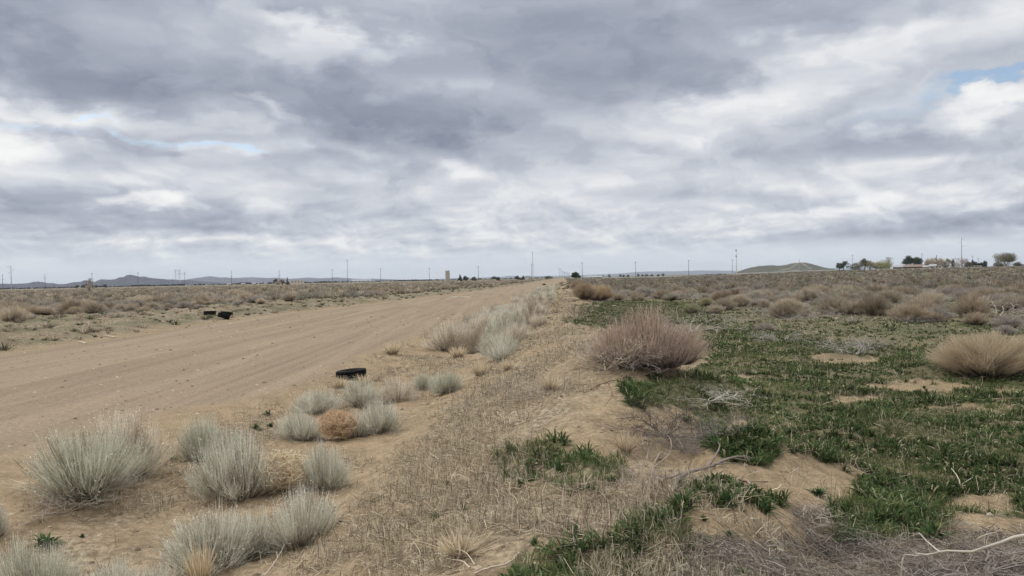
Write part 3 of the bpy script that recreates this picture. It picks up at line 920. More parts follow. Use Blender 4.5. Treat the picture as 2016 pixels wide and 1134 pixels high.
BIGS = [(1968, 745, 215, 97, (.50, .41, .29), 'largest tan dome shrub with bleached dead foot at the right edge of the photo', 0),
        (1802, 636, 80, 42, TAN, 'brown rounded dry shrub standing in front of a taller buff one in the right field', 1),
        (1838, 615, 62, 46, BUFF, 'tall buff dry shrub just behind the brown rounded one in the right field', 0),
        (1558, 617, 62, 33, BUFF, 'buff dome dry shrub low in the right field with grey skirt', 1),
        (1616, 592, 50, 34, TAN, 'tan upright dry shrub below the right foot of the hill', 0),
        (1460, 603, 44, 26, BUFF, 'buff half of a leaning pair of dry shrubs below the left foot of the hill', 1),
        (1425, 597, 42, 28, (.33, .26, .19), 'brown darker half of a leaning pair of dry shrubs below the hill', 0),
        (1336, 590, 30, 20, BUFF, 'small round buff dry shrub at the rim of the green patch', 1),
        (1362, 617, 34, 22, (.36, .34, .21), 'small olive tinged dry shrub just behind the pink stalk bush', 0),
        (1393, 602, 28, 18, (.40, .36, .22), 'yellowish small dry shrub in green weeds behind the pink stalk bush', 1),
        (1180, 592, 62, 36, (.50, .385, .26), 'bright orange tan dry shrub on the berm beside the far ditch', 0),
        (1152, 590, 50, 36, (.40, .31, .22), 'brown tangled dry shrub at the left of the bright orange tan one', 1),
        (1140, 572, 34, 24, (.38, .30, .215), 'small brown dry shrub on the berm behind the bright orange tan one', 0),
        (462, 590, 54, 22, BUFF, 'large buff dome dry shrub beyond the road above the three tyres', 1),
        (78, 620, 46, 20, BUFF, 'low buff dry shrub left of the white bucket across the road', 0),
        (48, 622, 36, 14, TAN, 'low tan dry shrub at the far left, beside the low buff one', 1)]
for (px, py, w, h, c, lab, i) in BIGS:
    o = place_px('dry_shrub', DM_HI[i], px, py, w, h, c, lab, 'shrub', 'prominent dry shrubs in the fields', rz=0)
    if px in (1965, 1802, 1838): obj('dead_foot', SG_MD[(px // 7) % 4], o, (-.16, -.40, 0), .5, (1.0, .7, .62), (.34, .305, .275))

#@@FIELD
# ------------------------------------------------------------------ scrub over both fields
def scatter(n, dmin, dmax, az0, az1, power=1.0):
    """points in a wedge; power<2 favours the near side"""
    q = RNG.random(n)
    r = (dmin ** power + q * (dmax ** power - dmin ** power)) ** (1 / power)
    a = np.radians(az0 + (az1 - az0) * RNG.random(n))
    return r * np.sin(a), r * np.cos(a)


def field_points():
    X, Y = scatter(5200, 22, 130, -40, 40, 1.9)
    X2, Y2 = scatter(15000, 130, 640, -38, 38, 1.35)
    X = np.concatenate([X, X2]); Y = np.concatenate([Y, Y2])
    u = ucoord(X, Y); Z = height(X, Y); r = np.hypot(X, Y)
    px, py = proj(np.stack([X, Y, Z], -1))
    clump = fbm(X / 9, Y / 9, 3, 71)
    right = (u > 1.8) & ((py < 640 - 30 * RNG.random(len(X))) | ((py < 690) & (RNG.random(len(X)) < .16) & (px > 1480)))
    right &= ~((py > 592) & (px < 1400))
    left = (u < -26 - 3 * RNG.random(len(X))) & (Y > 40)
    left &= ~((u > -33) & (RNG.random(len(X)) < .55))
    keep = (right | left) & (clump > -.55 + .6 * RNG.random(len(X)) - .35)
    k = np.where(keep)[0]
    k = k[np.argsort(r[k])]
    # thin out overlapping ones close by
    taken = []; grid = {}
    for i in k:
        cell = (int(X[i] // 1.1), int(Y[i] // 1.1))
        if r[i] < 130 and cell in grid: continue
        grid[cell] = 1; taken.append(i)
    k = np.array(taken)
    return X[k], Y[k], Z[k], r[k], (u[k] > 0)


fx, fy, fz, fr, fright = field_points()
kindv = fbm(fx / 6, fy / 6, 2, 72) + .55 * RNG.normal(size=len(fx))
PALET = {0: [TAN, BUFF, BUFF, (.39, .32, .235), (.45, .38, .29)], 1: [GREY, DRAB, (.35, .31, .275), (.40, .35, .30)]}
cnt = {0: 0, 1: 0}; rest = []
for i in range(len(fx)):
    kd = 0 if kindv[i] > (.08 if fright[i] else -.12) else 1
    col = PALET[kd][RNG.integers(len(PALET[kd]))]
    if fright[i]:
        if RNG.random() < .22: continue
        col = tuple(np.array(col) * ((.66 if kd == 0 else .84) + .3 * RNG.random()))
    else: col = tuple(np.array(col) * (.78 + .35 * RNG.random()))
    s = (.7 + .95 * RNG.random() ** 1.7) * (.62 if (fright[i] and proj(np.array([fx[i], fy[i], fz[i]]))[1] > 628) else 1) * (1.15 if kd == 0 else 1.25); hz = s * (.48 + .2 * RNG.random()) * (1 if kd == 0 else .8)
    if cnt[kd] < 280:
        cnt[kd] += 1
        mesh = DM_MD[RNG.integers(5)] if (kd == 0 or RNG.random() < .45) else SG_MD[RNG.integers(4)]
        o = obj('dry_shrub' if kd == 0 else 'grey_shrub', mesh, None, (fx[i], fy[i], fz[i] - .02), RNG.random() * 6.28, (s, s, hz), col)
        side = 'scrub field right of the berm' if fright[i] else 'scrub field left of the dirt road'
        tag(o, ('tan rounded dry shrub among many alike in the ' if kd == 0 else 'grey brown twiggy shrub among many alike in the ') + side, 'shrub',
            ('tan shrubs of the ' if kd == 0 else 'grey shrubs of the ') + side)
    else:
        rest.append((fx[i], fy[i], fz[i], fr[i], s, hz, tuple(np.array(col) * (.84 if fright[i] else .95) * (.75 + .5 * RNG.random()))))


def far_scrub():
    mb = MB()
    T = []
    for i in range(6):
        g = np.random.default_rng(300 + i)
        for n, w in ((130, .035), (34, .085)):
            d = dome(n, 300 + i, w, 40, 3, .06)
            T.append((d.v[0], d.q[0], d.a[0], d.r[0]))
    for (x, y, z, r, s, h, c) in rest:
        big = r < 170
        V, Qq, a, rr_ = T[2 * RNG.integers(6) + (0 if big else 1)]
        an = RNG.random() * 6.28; ca, sa = math.cos(an), math.sin(an)
        m = 1.0 if r < 300 else 1.35
        Vn = np.stack([(V[:, 0] * ca - V[:, 1] * sa) * s * m + x, (V[:, 0] * sa + V[:, 1] * ca) * s * m + y, V[:, 2] * h + z - .03], -1)
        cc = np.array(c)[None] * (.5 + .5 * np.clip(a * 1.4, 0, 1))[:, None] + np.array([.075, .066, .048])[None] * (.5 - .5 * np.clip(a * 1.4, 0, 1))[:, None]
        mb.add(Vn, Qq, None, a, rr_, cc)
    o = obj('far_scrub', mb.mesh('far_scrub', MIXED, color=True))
    tag(o, 'grey and tan scrub too thick to count, covering the distant plain on both sides', 'scrub', None, 'stuff')


far_scrub()
print('field', len(fx), 'rest', len(rest))
#@@GRASS
# ------------------------------------------------------------------ weeds, straw, clods: what nobody could count
def lift(X, Y): return np.stack([X, Y, height(X, Y)], -1)


def green_cover():
    n = 105000
    X, Y = scatter(n, 3.2, 70, -20, 40, .75)
    P = lift(X, Y)
    d = green_density(X, Y, P[:, 2])
    px, py = proj(P)
    keep = RNG.random(n) < d * 1.1
    P = P[keep]; r = np.hypot(P[:, 0], P[:, 1]); m = len(P)
    L = (.085 + .075 * RNG.random(m)) * np.clip(.75 + .7 * fbm(P[:, 0] * 1.2, P[:, 1] * 1.2, 3, 81), .5, 1.4) * np.interp(r, [4, 12, 30, 70], [1.05, 1.05, .85, .6])
    per = 14
    k = np.repeat(np.arange(m), per); N = len(k)
    ph = RNG.random(N) * 2 * math.pi; th = .25 + 1.25 * RNG.random(N)
    l = L[k] * (.55 + .6 * RNG.random(N))
    wf = np.interp(r, [4, 12, 30, 70], [1, 1.15, 2.2, 4.5])[k]
    o = np.stack([np.cos(ph), np.sin(ph), np.zeros(N)], -1); zz = np.array([0, 0, 1.])
    P0 = P[k] + o * (.018 * wf)[:, None] * RNG.random((N, 1)) - zz * .005
    P2 = P0 + o * (np.sin(th) * l)[:, None] + zz * (np.cos(th) * l * .9)[:, None]
    P1 = P0 + o * (np.sin(th) * l * .3)[:, None] + zz * (np.cos(th) * l * .75 + .01)[:, None]
    side = np.stack([-np.sin(ph), np.cos(ph), np.zeros(N)], -1) + RNG.normal(size=(N, 3)) * .35
    fine_ = (vn(P[:, 0] * 2.2, P[:, 1] * 2.2, 47) > .60)[k]; l = np.where(fine_, l * 1.15, l)
    w = np.where(fine_, .004, np.where(r[k] < 8, .0155, .0125)) * wf * (.6 + .7 * RNG.random(N))
    base = np.array([[.056, .087, .034], [.076, .110, .041], [.048, .076, .033], [.118, .130, .056]])
    hue = np.clip(fbm(P[:, 0] * .7, P[:, 1] * .7, 3, 82) * 1.5 + .5, 0, 1)[k]
    col = base[RNG.integers(0, 4, N)] * (.85 + .35 * hue)[:, None]
    dry = RNG.random(N) < np.interp(r, [4, 15, 40], [.05, .08, .2])[k]
    col[dry] = np.array([.36, .31, .21])
    col = col * (1 + .5 * (vn(P[:, 0] * 1.7, P[:, 1] * 1.7, 48)[k] - .5))[:, None]; col[fine_] *= np.array([1.15, 1.08, 1.05])
    mb = MB(); mb.ribbons(bez(P0, P1, P2, 4), w[:, None] * np.array([.5, 1, .85, .15])[None], side, col=col)
    o_ = obj('green_weeds', mb.mesh('green_weeds', MIXED, color=True))
    tag(o_, 'dense dark green leafy weeds carpeting the field right of the berm', 'weeds', None, 'stuff')
    print('green', m, N)


green_cover()


def straw_cover():
    mb = MB()
    # standing and fallen straw on the ditch side of the berm and along the road edges
    n = 105000
    X, Y = scatter(n, 2.8, 75, -45, 40, .62)
    u = ucoord(X, Y)
    uw = u + .4 * fbm(X * .6, Y * .6, 3, 83)
    r = np.hypot(X, Y)
    pn = fbm(X * 1.1 + .3 * Y, Y * .55, 4, 84)
    slope = sstep(-2.7, -1.5, uw) * sstep(1.7, .3, uw) * sstep(-.16, .30, pn + .10 * sstep(6, 15, r))
    ditch = sstep(-6.3, -5.6, uw) * sstep(-2.2, -3.2, uw) * sstep(-.1, .5, pn + .25 * sstep(14, 24, r)) * .8
    leftb = sstep(-20.3, -21.5, uw) * .35 * sstep(-.2, .5, pn)
    rightf = sstep(1.2, 2.2, uw) * (.10 + .16 * sstep(.1, .5, pn))
    d = np.maximum.reduce([slope, ditch, leftb, rightf])
    keep = RNG.random(n) < d
    X, Y, r = X[keep], Y[keep], r[keep]; m = len(X); P = lift(X, Y)
    per = 7
    k = np.repeat(np.arange(m), per); N = len(k)
    wf = np.interp(r, [4, 12, 30, 75], [1, 1.5, 2.8, 6])[k]
    off = RNG.normal(size=(N, 2)) * (.035 * wf[:, None] ** .6)
    P0 = np.concatenate([P[k, :2] + off, (P[k, 2])[:, None]], 1)
    P0[:, 2] = height(P0[:, 0], P0[:, 1]) + .002
    lying = RNG.random(N) < .55
    ph = RNG.random(N) * 2 * math.pi; th = np.where(lying, 1.25 + .3 * RNG.random(N), np.abs(RNG.normal(size=N)) * .5)
    L = (.05 + .11 * RNG.random(N) ** 1.6) * np.where(lying, 1.25, 1) * (.7 + .6 * RNG.random(m))[k]
    o = np.stack([np.cos(ph), np.sin(ph), np.zeros(N)], -1); zz = np.array([0, 0, 1.])
    P2 = P0 + o * (np.sin(th) * L)[:, None] + zz * (np.cos(th) * L + .004)[:, None]
    low = height(P2[:, 0], P2[:, 1]) + .004; P2[:, 2] = np.maximum(P2[:, 2], low)
    P1 = .5 * (P0 + P2) + RNG.normal(size=(N, 3)) * (L * .12)[:, None] + zz * .006
    pal = np.array([[.50, .425, .31], [.38, .325, .24], [.27, .225, .165], [.60, .515, .385], [.15, .12, .088]])
    col = pal[RNG.integers(0, 5, N)]
    w = .0038 * wf * (.6 + .8 * RNG.random(N))
    mb.ribbons(bez(P0, P1, P2, 3), w[:, None] * np.array([1, .9, .5])[None], col=col)
    # fine grey thatch of twigs lower right, under the dead branches
    n = 15000
    cx = 1340 + 720 * RNG.random(n); cy = 1000 + 190 * RNG.random(n)
    jj = 30 * fbm(cx / 60, cy / 60, 3, 85)
    thr = np.where(cx < 1620, 1060 + (1620 - cx) * .06, 1045)
    ok = (cy + jj > thr - 10) | ((cx > 1560) & (cx < 1650) & (cy + jj > 985) & (cy < 1040))
    cx, cy = cx[ok], cy[ok]
    tri = [at(a, b) for a, b in ((1340, 990), (2060, 990), (1340, 1180), (2060, 1180))]
    # ground points by ray on the near plane of the berm top
    dirs = FW[None] + RT[None] * ((cx - CX) / FPX)[:, None] - UP[None] * ((cy - CY) / FPX)[:, None]
    tz = np.full(len(cx), 1.65)
    for _ in range(6):
        s = tz / -dirs[:, 2]; gx, gy = dirs[:, 0] * s, dirs[:, 1] * s
        tz = ZC - height(gx, gy)
    N = len(cx); L = .05 + .14 * RNG.random(N)
    P0 = np.stack([gx, gy, height(gx, gy) + .003], -1)
    ph = RNG.random(N) * 6.28; o = np.stack([np.cos(ph), np.sin(ph), np.zeros(N)], -1)
    P2 = P0 + o * L[:, None]; P2[:, 2] = height(P2[:, 0], P2[:, 1]) + .004 + .05 * RNG.random(N) ** 2
    P1 = .5 * (P0 + P2) + RNG.normal(size=(N, 3)) * (L * .1)[:, None] + zz * .012
    pal = np.array([[.24, .21, .18], [.18, .155, .13], [.36, .325, .28], [.14, .115, .095]])
    mb.ribbons(bez(P0, P1, P2, 3), np.full((N, 3), .0032), col=pal[RNG.integers(0, 4, N)])
    o_ = obj('dry_grass', mb.mesh('dry_grass', MIXED, color=True))
    tag(o_, 'short bleached straw and fallen twigs lying over the berm and ditch', 'dry grass', None, 'stuff')
    print('straw', m, N)


straw_cover()


def far_tufts():
    """low dry clumps on the strip between road and scrub, and on the far berm"""
    mb = MB()
    n = 15000
    X, Y = scatter(n, 24, 330, -38, 16, 1.0)
    u = ucoord(X, Y); uw = u + .8 * fbm(X * .3, Y * .3, 3, 86)
    r = np.hypot(X, Y)
    d = sstep(-20.2, -21, uw) * sstep(-44, -34, uw) * (.25 + .75 * sstep(-.3, .3, fbm(X / 3, Y / 3, 3, 87)))
    d = np.maximum(d, sstep(-2.6, -1.6, uw) * sstep(2.4, 1.5, uw) * .5)
    keep = RNG.random(n) < d
    X, Y, r = X[keep], Y[keep], r[keep]; m = len(X); P = lift(X, Y)
    s = .08 + .38 * RNG.random(m) ** 2.5
    per = 34; k = np.repeat(np.arange(m), per); N = len(k)
    ph = RNG.random(N) * 6.28; th = .2 + 1.1 * RNG.random(N)
    o = np.stack([np.cos(ph), np.sin(ph), np.zeros(N)], -1); zz = np.array([0, 0, 1.])
    L = s[k] * (.5 + .7 * RNG.random(N))
    P0 = P[k] + o * (s[k] * .5 * RNG.random(N))[:, None]
    P2 = P0 + o * (np.sin(th) * L)[:, None] + zz * (np.cos(th) * L * .75)[:, None]
    pal = np.array([[.46, .385, .28], [.38, .32, .24], [.30, .25, .185], [.14, .115, .085], [.10, .12, .06], [.20, .165, .12]])
    kind = RNG.integers(0, 6, m)
    w = np.interp(r, [26, 80, 330], [.018, .04, .13])[k]
    mb.ribbons(np.stack([P0, .5 * (P0 + P2) + zz * .02, P2], 1), w[:, None] * np.array([1, 1, .5])[None], col=pal[kind][k])
    o_ = obj('roadside_litter', mb.mesh('roadside_litter', MIXED, color=True))
    tag(o_, 'low dead weeds and clods dotting the bank beyond the road', 'dead weeds', None, 'stuff')


far_tufts()


def clods():
    n = 42000
    X, Y = scatter(n, 2.8, 60, -45, 40, .6)
    u = ucoord(X, Y) + .4 * fbm(X * .6, Y * .6, 3, 88)
    pn = fbm(X * .8, Y * .8, 3, 89)
    d = np.where((u < -6) & (u > -20),   .14 + .5 * sstep(.15, .5, pn) * sstep(-10, -7, u), np.where(u < 1.5, .35 * sstep(-.3, .4, pn) + .08, .07))
    d = np.where((u < -20), .8 * sstep(-.2, .3, pn), d)
    keep = RNG.random(n) < d
    X, Y = X[keep], Y[keep]; r = np.hypot(X, Y); m = len(X); P = lift(X, Y)
    s = (.007 + .026 * RNG.random(m) ** 3.5) * np.interp(r, [4, 15, 60], [1, 1.5, 3.2])
    O = np.array([[1, 0, 0], [0, 1, 0], [-1, 0, 0], [0, -1, 0], [0, 0, 1], [0, 0, -1]], float)
    F = np.array([[0, 1, 4], [1, 2, 4], [2, 3, 4], [3, 0, 4], [1, 0, 5], [2, 1, 5], [3, 2, 5], [0, 3, 5]])
    V = O[None] * s[:, None, None] * (.6 + .7 * RNG.random((m, 6, 1))) * np.array([1.2, 1.2, .7])
    a = RNG.random(m) * 6.28
    x = V[..., 0] * np.cos(a)[:, None] - V[..., 1] * np.sin(a)[:, None]; y = V[..., 0] * np.sin(a)[:, None] + V[..., 1] * np.cos(a)[:, None]
    V = np.stack([x, y, V[..., 2]], -1) + P[:, None]
    T = (np.arange(m) * 6)[:, None, None] + F[None]
    pal = np.array([[.33, .25, .165], [.28, .21, .135], [.20, .15, .10], [.40, .33, .24], [.13, .10, .07]])
    mb = MB(); mb.add(V.reshape(-1, 3), None, T.reshape(-1, 3), np.ones(m * 6), np.repeat(RNG.random(m), 6), np.repeat(pal[RNG.integers(0, 5, m)], 6, axis=0))
    m_, t_, out_ = material('clod'); c_ = t_.attr('col', out='Color'); principled(t_, out_, c_, .95)
    o_ = obj('pebbles', mb.mesh('pebbles', m_, color=True))
    tag(o_, 'small clods and stones strewn over the sand and the road edges', 'pebbles', None, 'stuff')


clods()

# single green plants that stand apart on bare sand
TUFTS = [(1130, 1062, 66, 46, 'largest single green weed on bare sand near the bottom centre of the photo'), (1505, 1010, 62, 40, 'bushy green weed on the sand mound, right of a denser darker one'),
         (1432, 995, 66, 46, 'dark dense green weed at the foot of the sand mound below the dead branch'), (1608, 975, 56, 26, 'low bright green weed alone on the face of the sand mound'),
         (1675, 1070, 90, 50, 'wide green weed in the sand hollow at the edge of the dense weeds'), (92, 1075, 80, 36, 'dark green weed on bare sand between bushes at the bottom left'),
         (1372, 1062, 60, 22, 'flat spreading green weed on bare sand below the dead branch'), (1436, 1058, 28, 26, 'small upright green weed alone on bare sand right of the flat spreading one'),
         (1465, 1140, 75, 34, 'green weed cut by the bottom edge beside grey twigs'), (1386, 1024, 26, 20, 'tiny green weed below the dark dense one on the mound'),
         (1058, 1035, 26, 22, 'thin green weed by a dead stick left of the largest single weed'), (1052, 1072, 30, 26, 'thin upright weed just below and left of the largest single weed'),
         (1365, 985, 60, 30, 'green weed under the pale dead branch on the sand bank'), (880, 955, 34, 18, 'dark green weed in straw on the middle of the slope'),
         (910, 1005, 40, 24, 'dark green weed lower on the straw slope, beside paler straw'), (860, 1020, 36, 16, 'faint green weed low on the straw slope at its left'),
         (182, 988, 28, 26, 'green weed sheltering under the right side of the big sage green rabbitbrush'), (526, 818, 26, 18, 'green weed by the road edge, upper of three behind the tumbleweeds'),
         (505, 845, 30, 16, 'green weed by the road edge, left lower of three behind the tumbleweeds'), (533, 840, 22, 14, 'green weed by the road edge, right lower of three behind the tumbleweeds'),
         (340, 905, 26, 12, 'small green weed between the two largest bush pairs at left'), (1010, 895, 46, 26, 'green weed clump at the top left of the green patch on the slope'),
         (1100, 925, 50, 30, 'green weed clump in the centre of the green patch on the slope'), (1205, 950, 46, 26, 'green weed clump at the right end of the green patch on the slope'),
         (1125, 970, 44, 24, 'green weed clump at the lower edge of the green patch on the slope'), (162, 1058, 20, 14, 'very small green weed right of the dark one at the bottom left')]
for k, (px, py, w, h, lab) in enumerate(TUFTS):
    p = at(px, py); s = w * float((p - CAM) @ FW) / FPX * .55; hz = h * float((p - CAM) @ FW) / FPX * .95
    o = obj('green_weed', RO[k % 4], None, p - np.array([0, 0, .005]), RNG.random() * 6.28, (s, s, hz), WEED)
    tag(o, lab, 'weed', 'single green weeds on bare sand')
for px, py, w, h, lab in [(668, 766, 46, 26, 'short straw clump against the left front of the lone tyre'), (770, 700, 60, 26, 'pale straw clump on the road bank behind the lone tyre'), (945, 742, 60, 34, 'buff straw clump on the slope below the middle bush clump'),
                          (1235, 900, 60, 48, 'bleached straw clump on the sand bank left of the hollow'), (715, 762, 60, 26, 'thin straw clump rising in front of the lone tyre'),
                          (900, 705, 60, 24, 'low buff straw clump in front of the cream rabbitbrush at the middle clump'), (1000, 730, 50, 24, 'straw clump on the slope right of the middle bush clump'),
                          (905, 1110, 150, 50, 'wide loose straw clump at the bottom centre of the photo'), (1085, 770, 70, 36, 'straggling straw clump on the slope left of the bare berm top')]:
    place_px('dry_grass_clump', TU[px % 3], px, py, w, h, (.62, .52, .37), lab, 'grass clump', 'straw clumps', aspect=.8)

# ------------------------------------------------------------------ dead wood
BARK = leafmat('bleached_wood', None, 0, lo=.8, hi=1.15)


def off(px, py, toward=.02, dist=None):
    p = at(px, py)
    if dist is not None:
        d = ray(px, py); return CAM + d * (dist / float(d @ FW))
    return CAM + (p - CAM) * (1 - toward)


def crv(pts, n=14):
    pts = np.array(pts); s = np.linspace(0, len(pts) - 1, n)
    i = np.clip(s.astype(int), 0, len(pts) - 2); f = (s - i)[:, None]
    p0 = pts[np.maximum(i - 1, 0)]; p1 = pts[i]; p2 = pts[i + 1]; p3 = pts[np.minimum(i + 2, len(pts) - 1)]
    return .5 * ((2 * p1) + (-p0 + p2) * f + (2 * p0 - 5 * p1 + 4 * p2 - p3) * f ** 2 + (-p0 + 3 * p1 - 3 * p2 + p3) * f ** 3)


def limb(mb, pts, r0_, r1_, n=14):
    C = crv(pts, n) + RNG.normal(size=(n, 3)) * r0_ * .25
    mb.tubes(C[None], np.linspace(r0_, r1_, n)[None], 6)


def dead_branch(label, limbs, color, name='dead_branch'):
    """limbs: (list of points, r0, r1); first is the main limb, the others are its twigs"""
    base = np.array(limbs[0][0][0])
    main = MB(); limb(main, [np.array(p) - base for p in limbs[0][0]], *limbs[0][1:])
    o = obj(name, main.mesh(name, BARK, True), None, base, 0, (1, 1, 1), color); tag(o, label, 'branch')
    for L in limbs[1:]:
        m = MB(); limb(m, [np.array(p) - base for p in L[0]], *L[1:]); obj('twig', m.mesh('twig', BARK, True), o, color=color)
    return o


D1 = 3.55
dead_branch('long pale bare branch reaching in from the right photo edge near the bottom', [
    ([off(2040, 1050, dist=D1), off(1990, 1060, dist=D1), off(1940, 1078, dist=D1 + .05), off(1905, 1086, dist=D1 + .1), off(1850, 1086, dist=D1 + .15), off(1830, 1093, dist=D1 + .2), off(1780, 1091, dist=D1 + .25)], .0085, .003),
    ([off(1830, 1093, dist=D1 + .2), off(1800, 1088, dist=D1 + .2), off(1788, 1070, dist=D1 + .15)], .005, .0025),
    ([off(1928, 1080, dist=D1 + .08), off(1926, 1060, dist=D1 + .05), off(1960, 1048, dist=D1)], .005, .0025),
    ([off(1780, 1091, dist=D1 + .25), off(1776, 1110, dist=D1 + .25), off(1774, 1150, dist=D1 + .3)], .004, .003),
    ([off(1850, 1086, dist=D1 + .15), off(1830, 1070, dist=D1 + .2), off(1808, 1048, dist=D1 + .25)], .004, .002)], (.52, .465, .40))
dead_branch('grey weathered log with splayed limbs lying on the sand bank', [
    ([off(1328, 968, .012), off(1338, 940, .03), off(1375, 925, .04), off(1405, 916, .045), off(1430, 902, .045), off(1472, 907, .03)], .017, .006),
    ([off(1375, 925, .04), off(1330, 936, .04), off(1305, 946, .02)], .012, .005),
    ([off(1395, 918, .045), off(1415, 885, .05), off(1418, 858, .05)], .012, .004),
    ([off(1410, 914, .045), off(1450, 898, .05), off(1485, 902, .03)], .010, .005),
    ([off(1385, 921, .045), off(1420, 912, .05), off(1462, 914, .04)], .009, .004)], (.20, .175, .15))
dead_branch('curving dead stem hanging down the hollow of the sand bank', [
    ([off(1284, 818, .01), off(1300, 836, .03), off(1312, 852, .04), off(1322, 872, .04), off(1316, 896, .03), off(1290, 918, .02), off(1280, 950, .01)], .008, .004),
    ([off(1302, 838, .03), off(1330, 860, .04), off(1345, 880, .03)], .007, .004), ([off(1316, 896, .03), off(1300, 892, .03), off(1285, 920, .02), off(1282, 948, .01)], .008, .004)], (.27, .225, .185))
dead_branch('forked dead stem standing at the left of the sand bank hollow', [
    ([off(1272, 918, .004), off(1276, 890, .02), off(1278, 866, .03)], .008, .004), ([off(1274, 892, .02), off(1250, 866, .03), off(1232, 850, .01)], .007, .003),
    ([off(1266, 876, .03), off(1262, 856, .03), off(1246, 843, .02)], .007, .003)], (.25, .20, .16))
dead_branch('thick twisted root on the sand below the grey weathered log', [
    ([off(1440, 948, .003), off(1460, 944, .006), off(1480, 954, .008), off(1494, 974, .003)], .016, .010), ([off(1456, 945, .006), off(1500, 948, .006), off(1528, 946, .002)], .007, .004)], (.30, .225, .16), 'dead_root')
dead_branch('short brown stick on bare sand beside a thin weed', [([off(1015, 1047, .002), off(1035, 1040, .005), off(1048, 1038, .003)], .013, .008), ([off(1046, 1038, .004), off(1075, 1022, .003)], .006, .003)], (.25, .18, .13), 'fallen_stick')
dead_branch('long thin brown stick lying on the slope left of the bare berm top', [([off(988, 823, .002), off(1020, 808, .003), off(1050, 800, .002)], .010, .006)], (.20, .15, .11), 'fallen_stick')
dead_branch('pale forked stick leaning out of the round rabbitbrush at the slope foot', [([off(520, 1134, .01), off(545, 1100, .03), off(564, 1066, .05)], .007, .003), ([off(547, 1098, .03), off(544, 1085, .05)], .004, .002),
                                                                     ], (.52, .44, .36))
dead_branch('bent pale stem lying in straw at the bottom centre of the photo', [([off(935, 1128, .01), off(962, 1118, .03), off(1000, 1108, .03), off(1022, 1088, .01)], .007, .004),
                                                     ([off(925, 1118, .02), off(910, 1105, .03), off(880, 1100, .02)], .005, .002), ([off(935, 1112, .03), off(912, 1085, .04), off(870, 1080, .01)], .004, .002)], (.50, .42, .33))
dead_branch('thin dark root running down the bare berm top left of the pink bush', [([off(1155, 770, .002), off(1180, 757, .004), off(1215, 747, .004), off(1240, 742, .002)], .014, .006), ([off(1195, 752, .004), off(1205, 775, .003), off(1190, 800, .002)], .008, .004)], (.235, .17, .125), 'dead_root')
dead_branch('bleached forked stem standing at the foot of the pink stalk bush', [([off(1296, 735, .01), off(1290, 722, .03), off(1288, 712, .03)], .008, .003), ([off(1293, 730, .02), off(1298, 724, .03)], .006, .003)], (.75, .70, .62))
dead_branch('pale curved twig standing in dense weeds toward the right', [([off(1892, 962, .004), off(1886, 940, .03), off(1873, 922, .04)], .008, .003), ([off(1890, 955, .02), off(1915, 940, .04)], .004, .002)], (.47, .43, .34))
for (px, py, w, h, lab, i) in [(1975, 1165, 300, 110, 'tangle of grey dead twigs filling the bottom right corner under the pale branch', 0), (1830, 1150, 200, 75, 'lower tangle of grey dead twigs left of the pale branch tip', 1),
                               (1310, 985, 150, 85, 'bleached dead twigs bristling below the hollow in the sand bank', 2), (1312, 868, 150, 92, 'dark dead twig mass in the hollow of the sand bank', 3),
                               (1610, 1035, 120, 40, 'flattened brown twigs in the sand hollow beside dense weeds', 1), (115, 1020, 170, 60, 'fallen tan twigs at the foot of the big sage green rabbitbrush', 0),
                               (1345, 905, 120, 62, 'grey twigs matted round the weathered log on the sand bank', 1), (1262, 945, 90, 55, 'pale broken twigs on the sand at the left foot of the bank hollow', 2), (1430, 860, 110, 55, 'grey broken twigs among weeds on top of the sand bank', 0),
                               (1050, 790, 120, 45, 'straggly tan twigs on the slope left of the berm top', 2), (842, 668, 34, 32, 'brown twig heap at the road edge left of the middle bush clump', 3)]:
    place_px('dead_brush', SG_HI[i % 2] if ('dark' in lab or 'corner' in lab or 'matted' in lab) else SG_MD[i], px, py, w, h, ((.33, .28, .23) if 'grey' not in lab else (.245, .215, .19)) if 'dark' not in lab else (.135, .11, .09), lab, 'dead twigs', aspect=.7)
#@@FAR
# ------------------------------------------------------------------ tyres, rubbish, posts
def rubber():
    m, t, out = material('tyre_rubber')
    tc = t.node('ShaderNodeTexCoord').outputs['Object']
    n = t.noise(tc, 9, 5, .6)
    c = t.mix(t.mr(n, .5, .75, 0, .5), (.007, .007, .0075), (.035, .028, .021))
    principled(t, out, c, .8, bump(t, t.noise(tc, 30, 3), .2, .01), .15)
    return m


def tyre_mesh(Ro, Ri, wd):
    S = 88
    prof = [(Ri, -.42), (Ri - .01 * Ro, -.36), (Ri + .05 * Ro, -.46), (Ri + .45 * (Ro - Ri), -.52), (Ro - .10 * Ro, -.50), (Ro - .03 * Ro, -.46), (Ro, -.40), (Ro, -.22), (Ro - .03, -.21), (Ro - .03, -.17), (Ro, -.16), (Ro, -.02), (Ro - .03, -.01)]
    prof = prof + [(r, -z) for r, z in prof[::-1]]
    prof += [(Ri + .04, .30), (Ro * .93, .25), (Ro * .93, -.25), (Ri + .04, -.30)]
    K = len(prof); V = []
    for s in range(S):
        a = 2 * math.pi * s / S
        for i, (r, z) in enumerate(prof):
            if 5 <= i <= 20 and abs(z) > .15 and s % 4 == 0: r = r - .022
            V.append((r * math.cos(a), r * math.sin(a), z * wd))
    Q = [[s * K + i, s * K + (i + 1) % K, ((s + 1) % S) * K + (i + 1) % K, ((s + 1) % S) * K + i] for s in range(S) for i in range(K)]
    mb = MB(); mb.add(np.array(V), np.array(Q)); return mb.mesh('tyre', RUB, True, False)


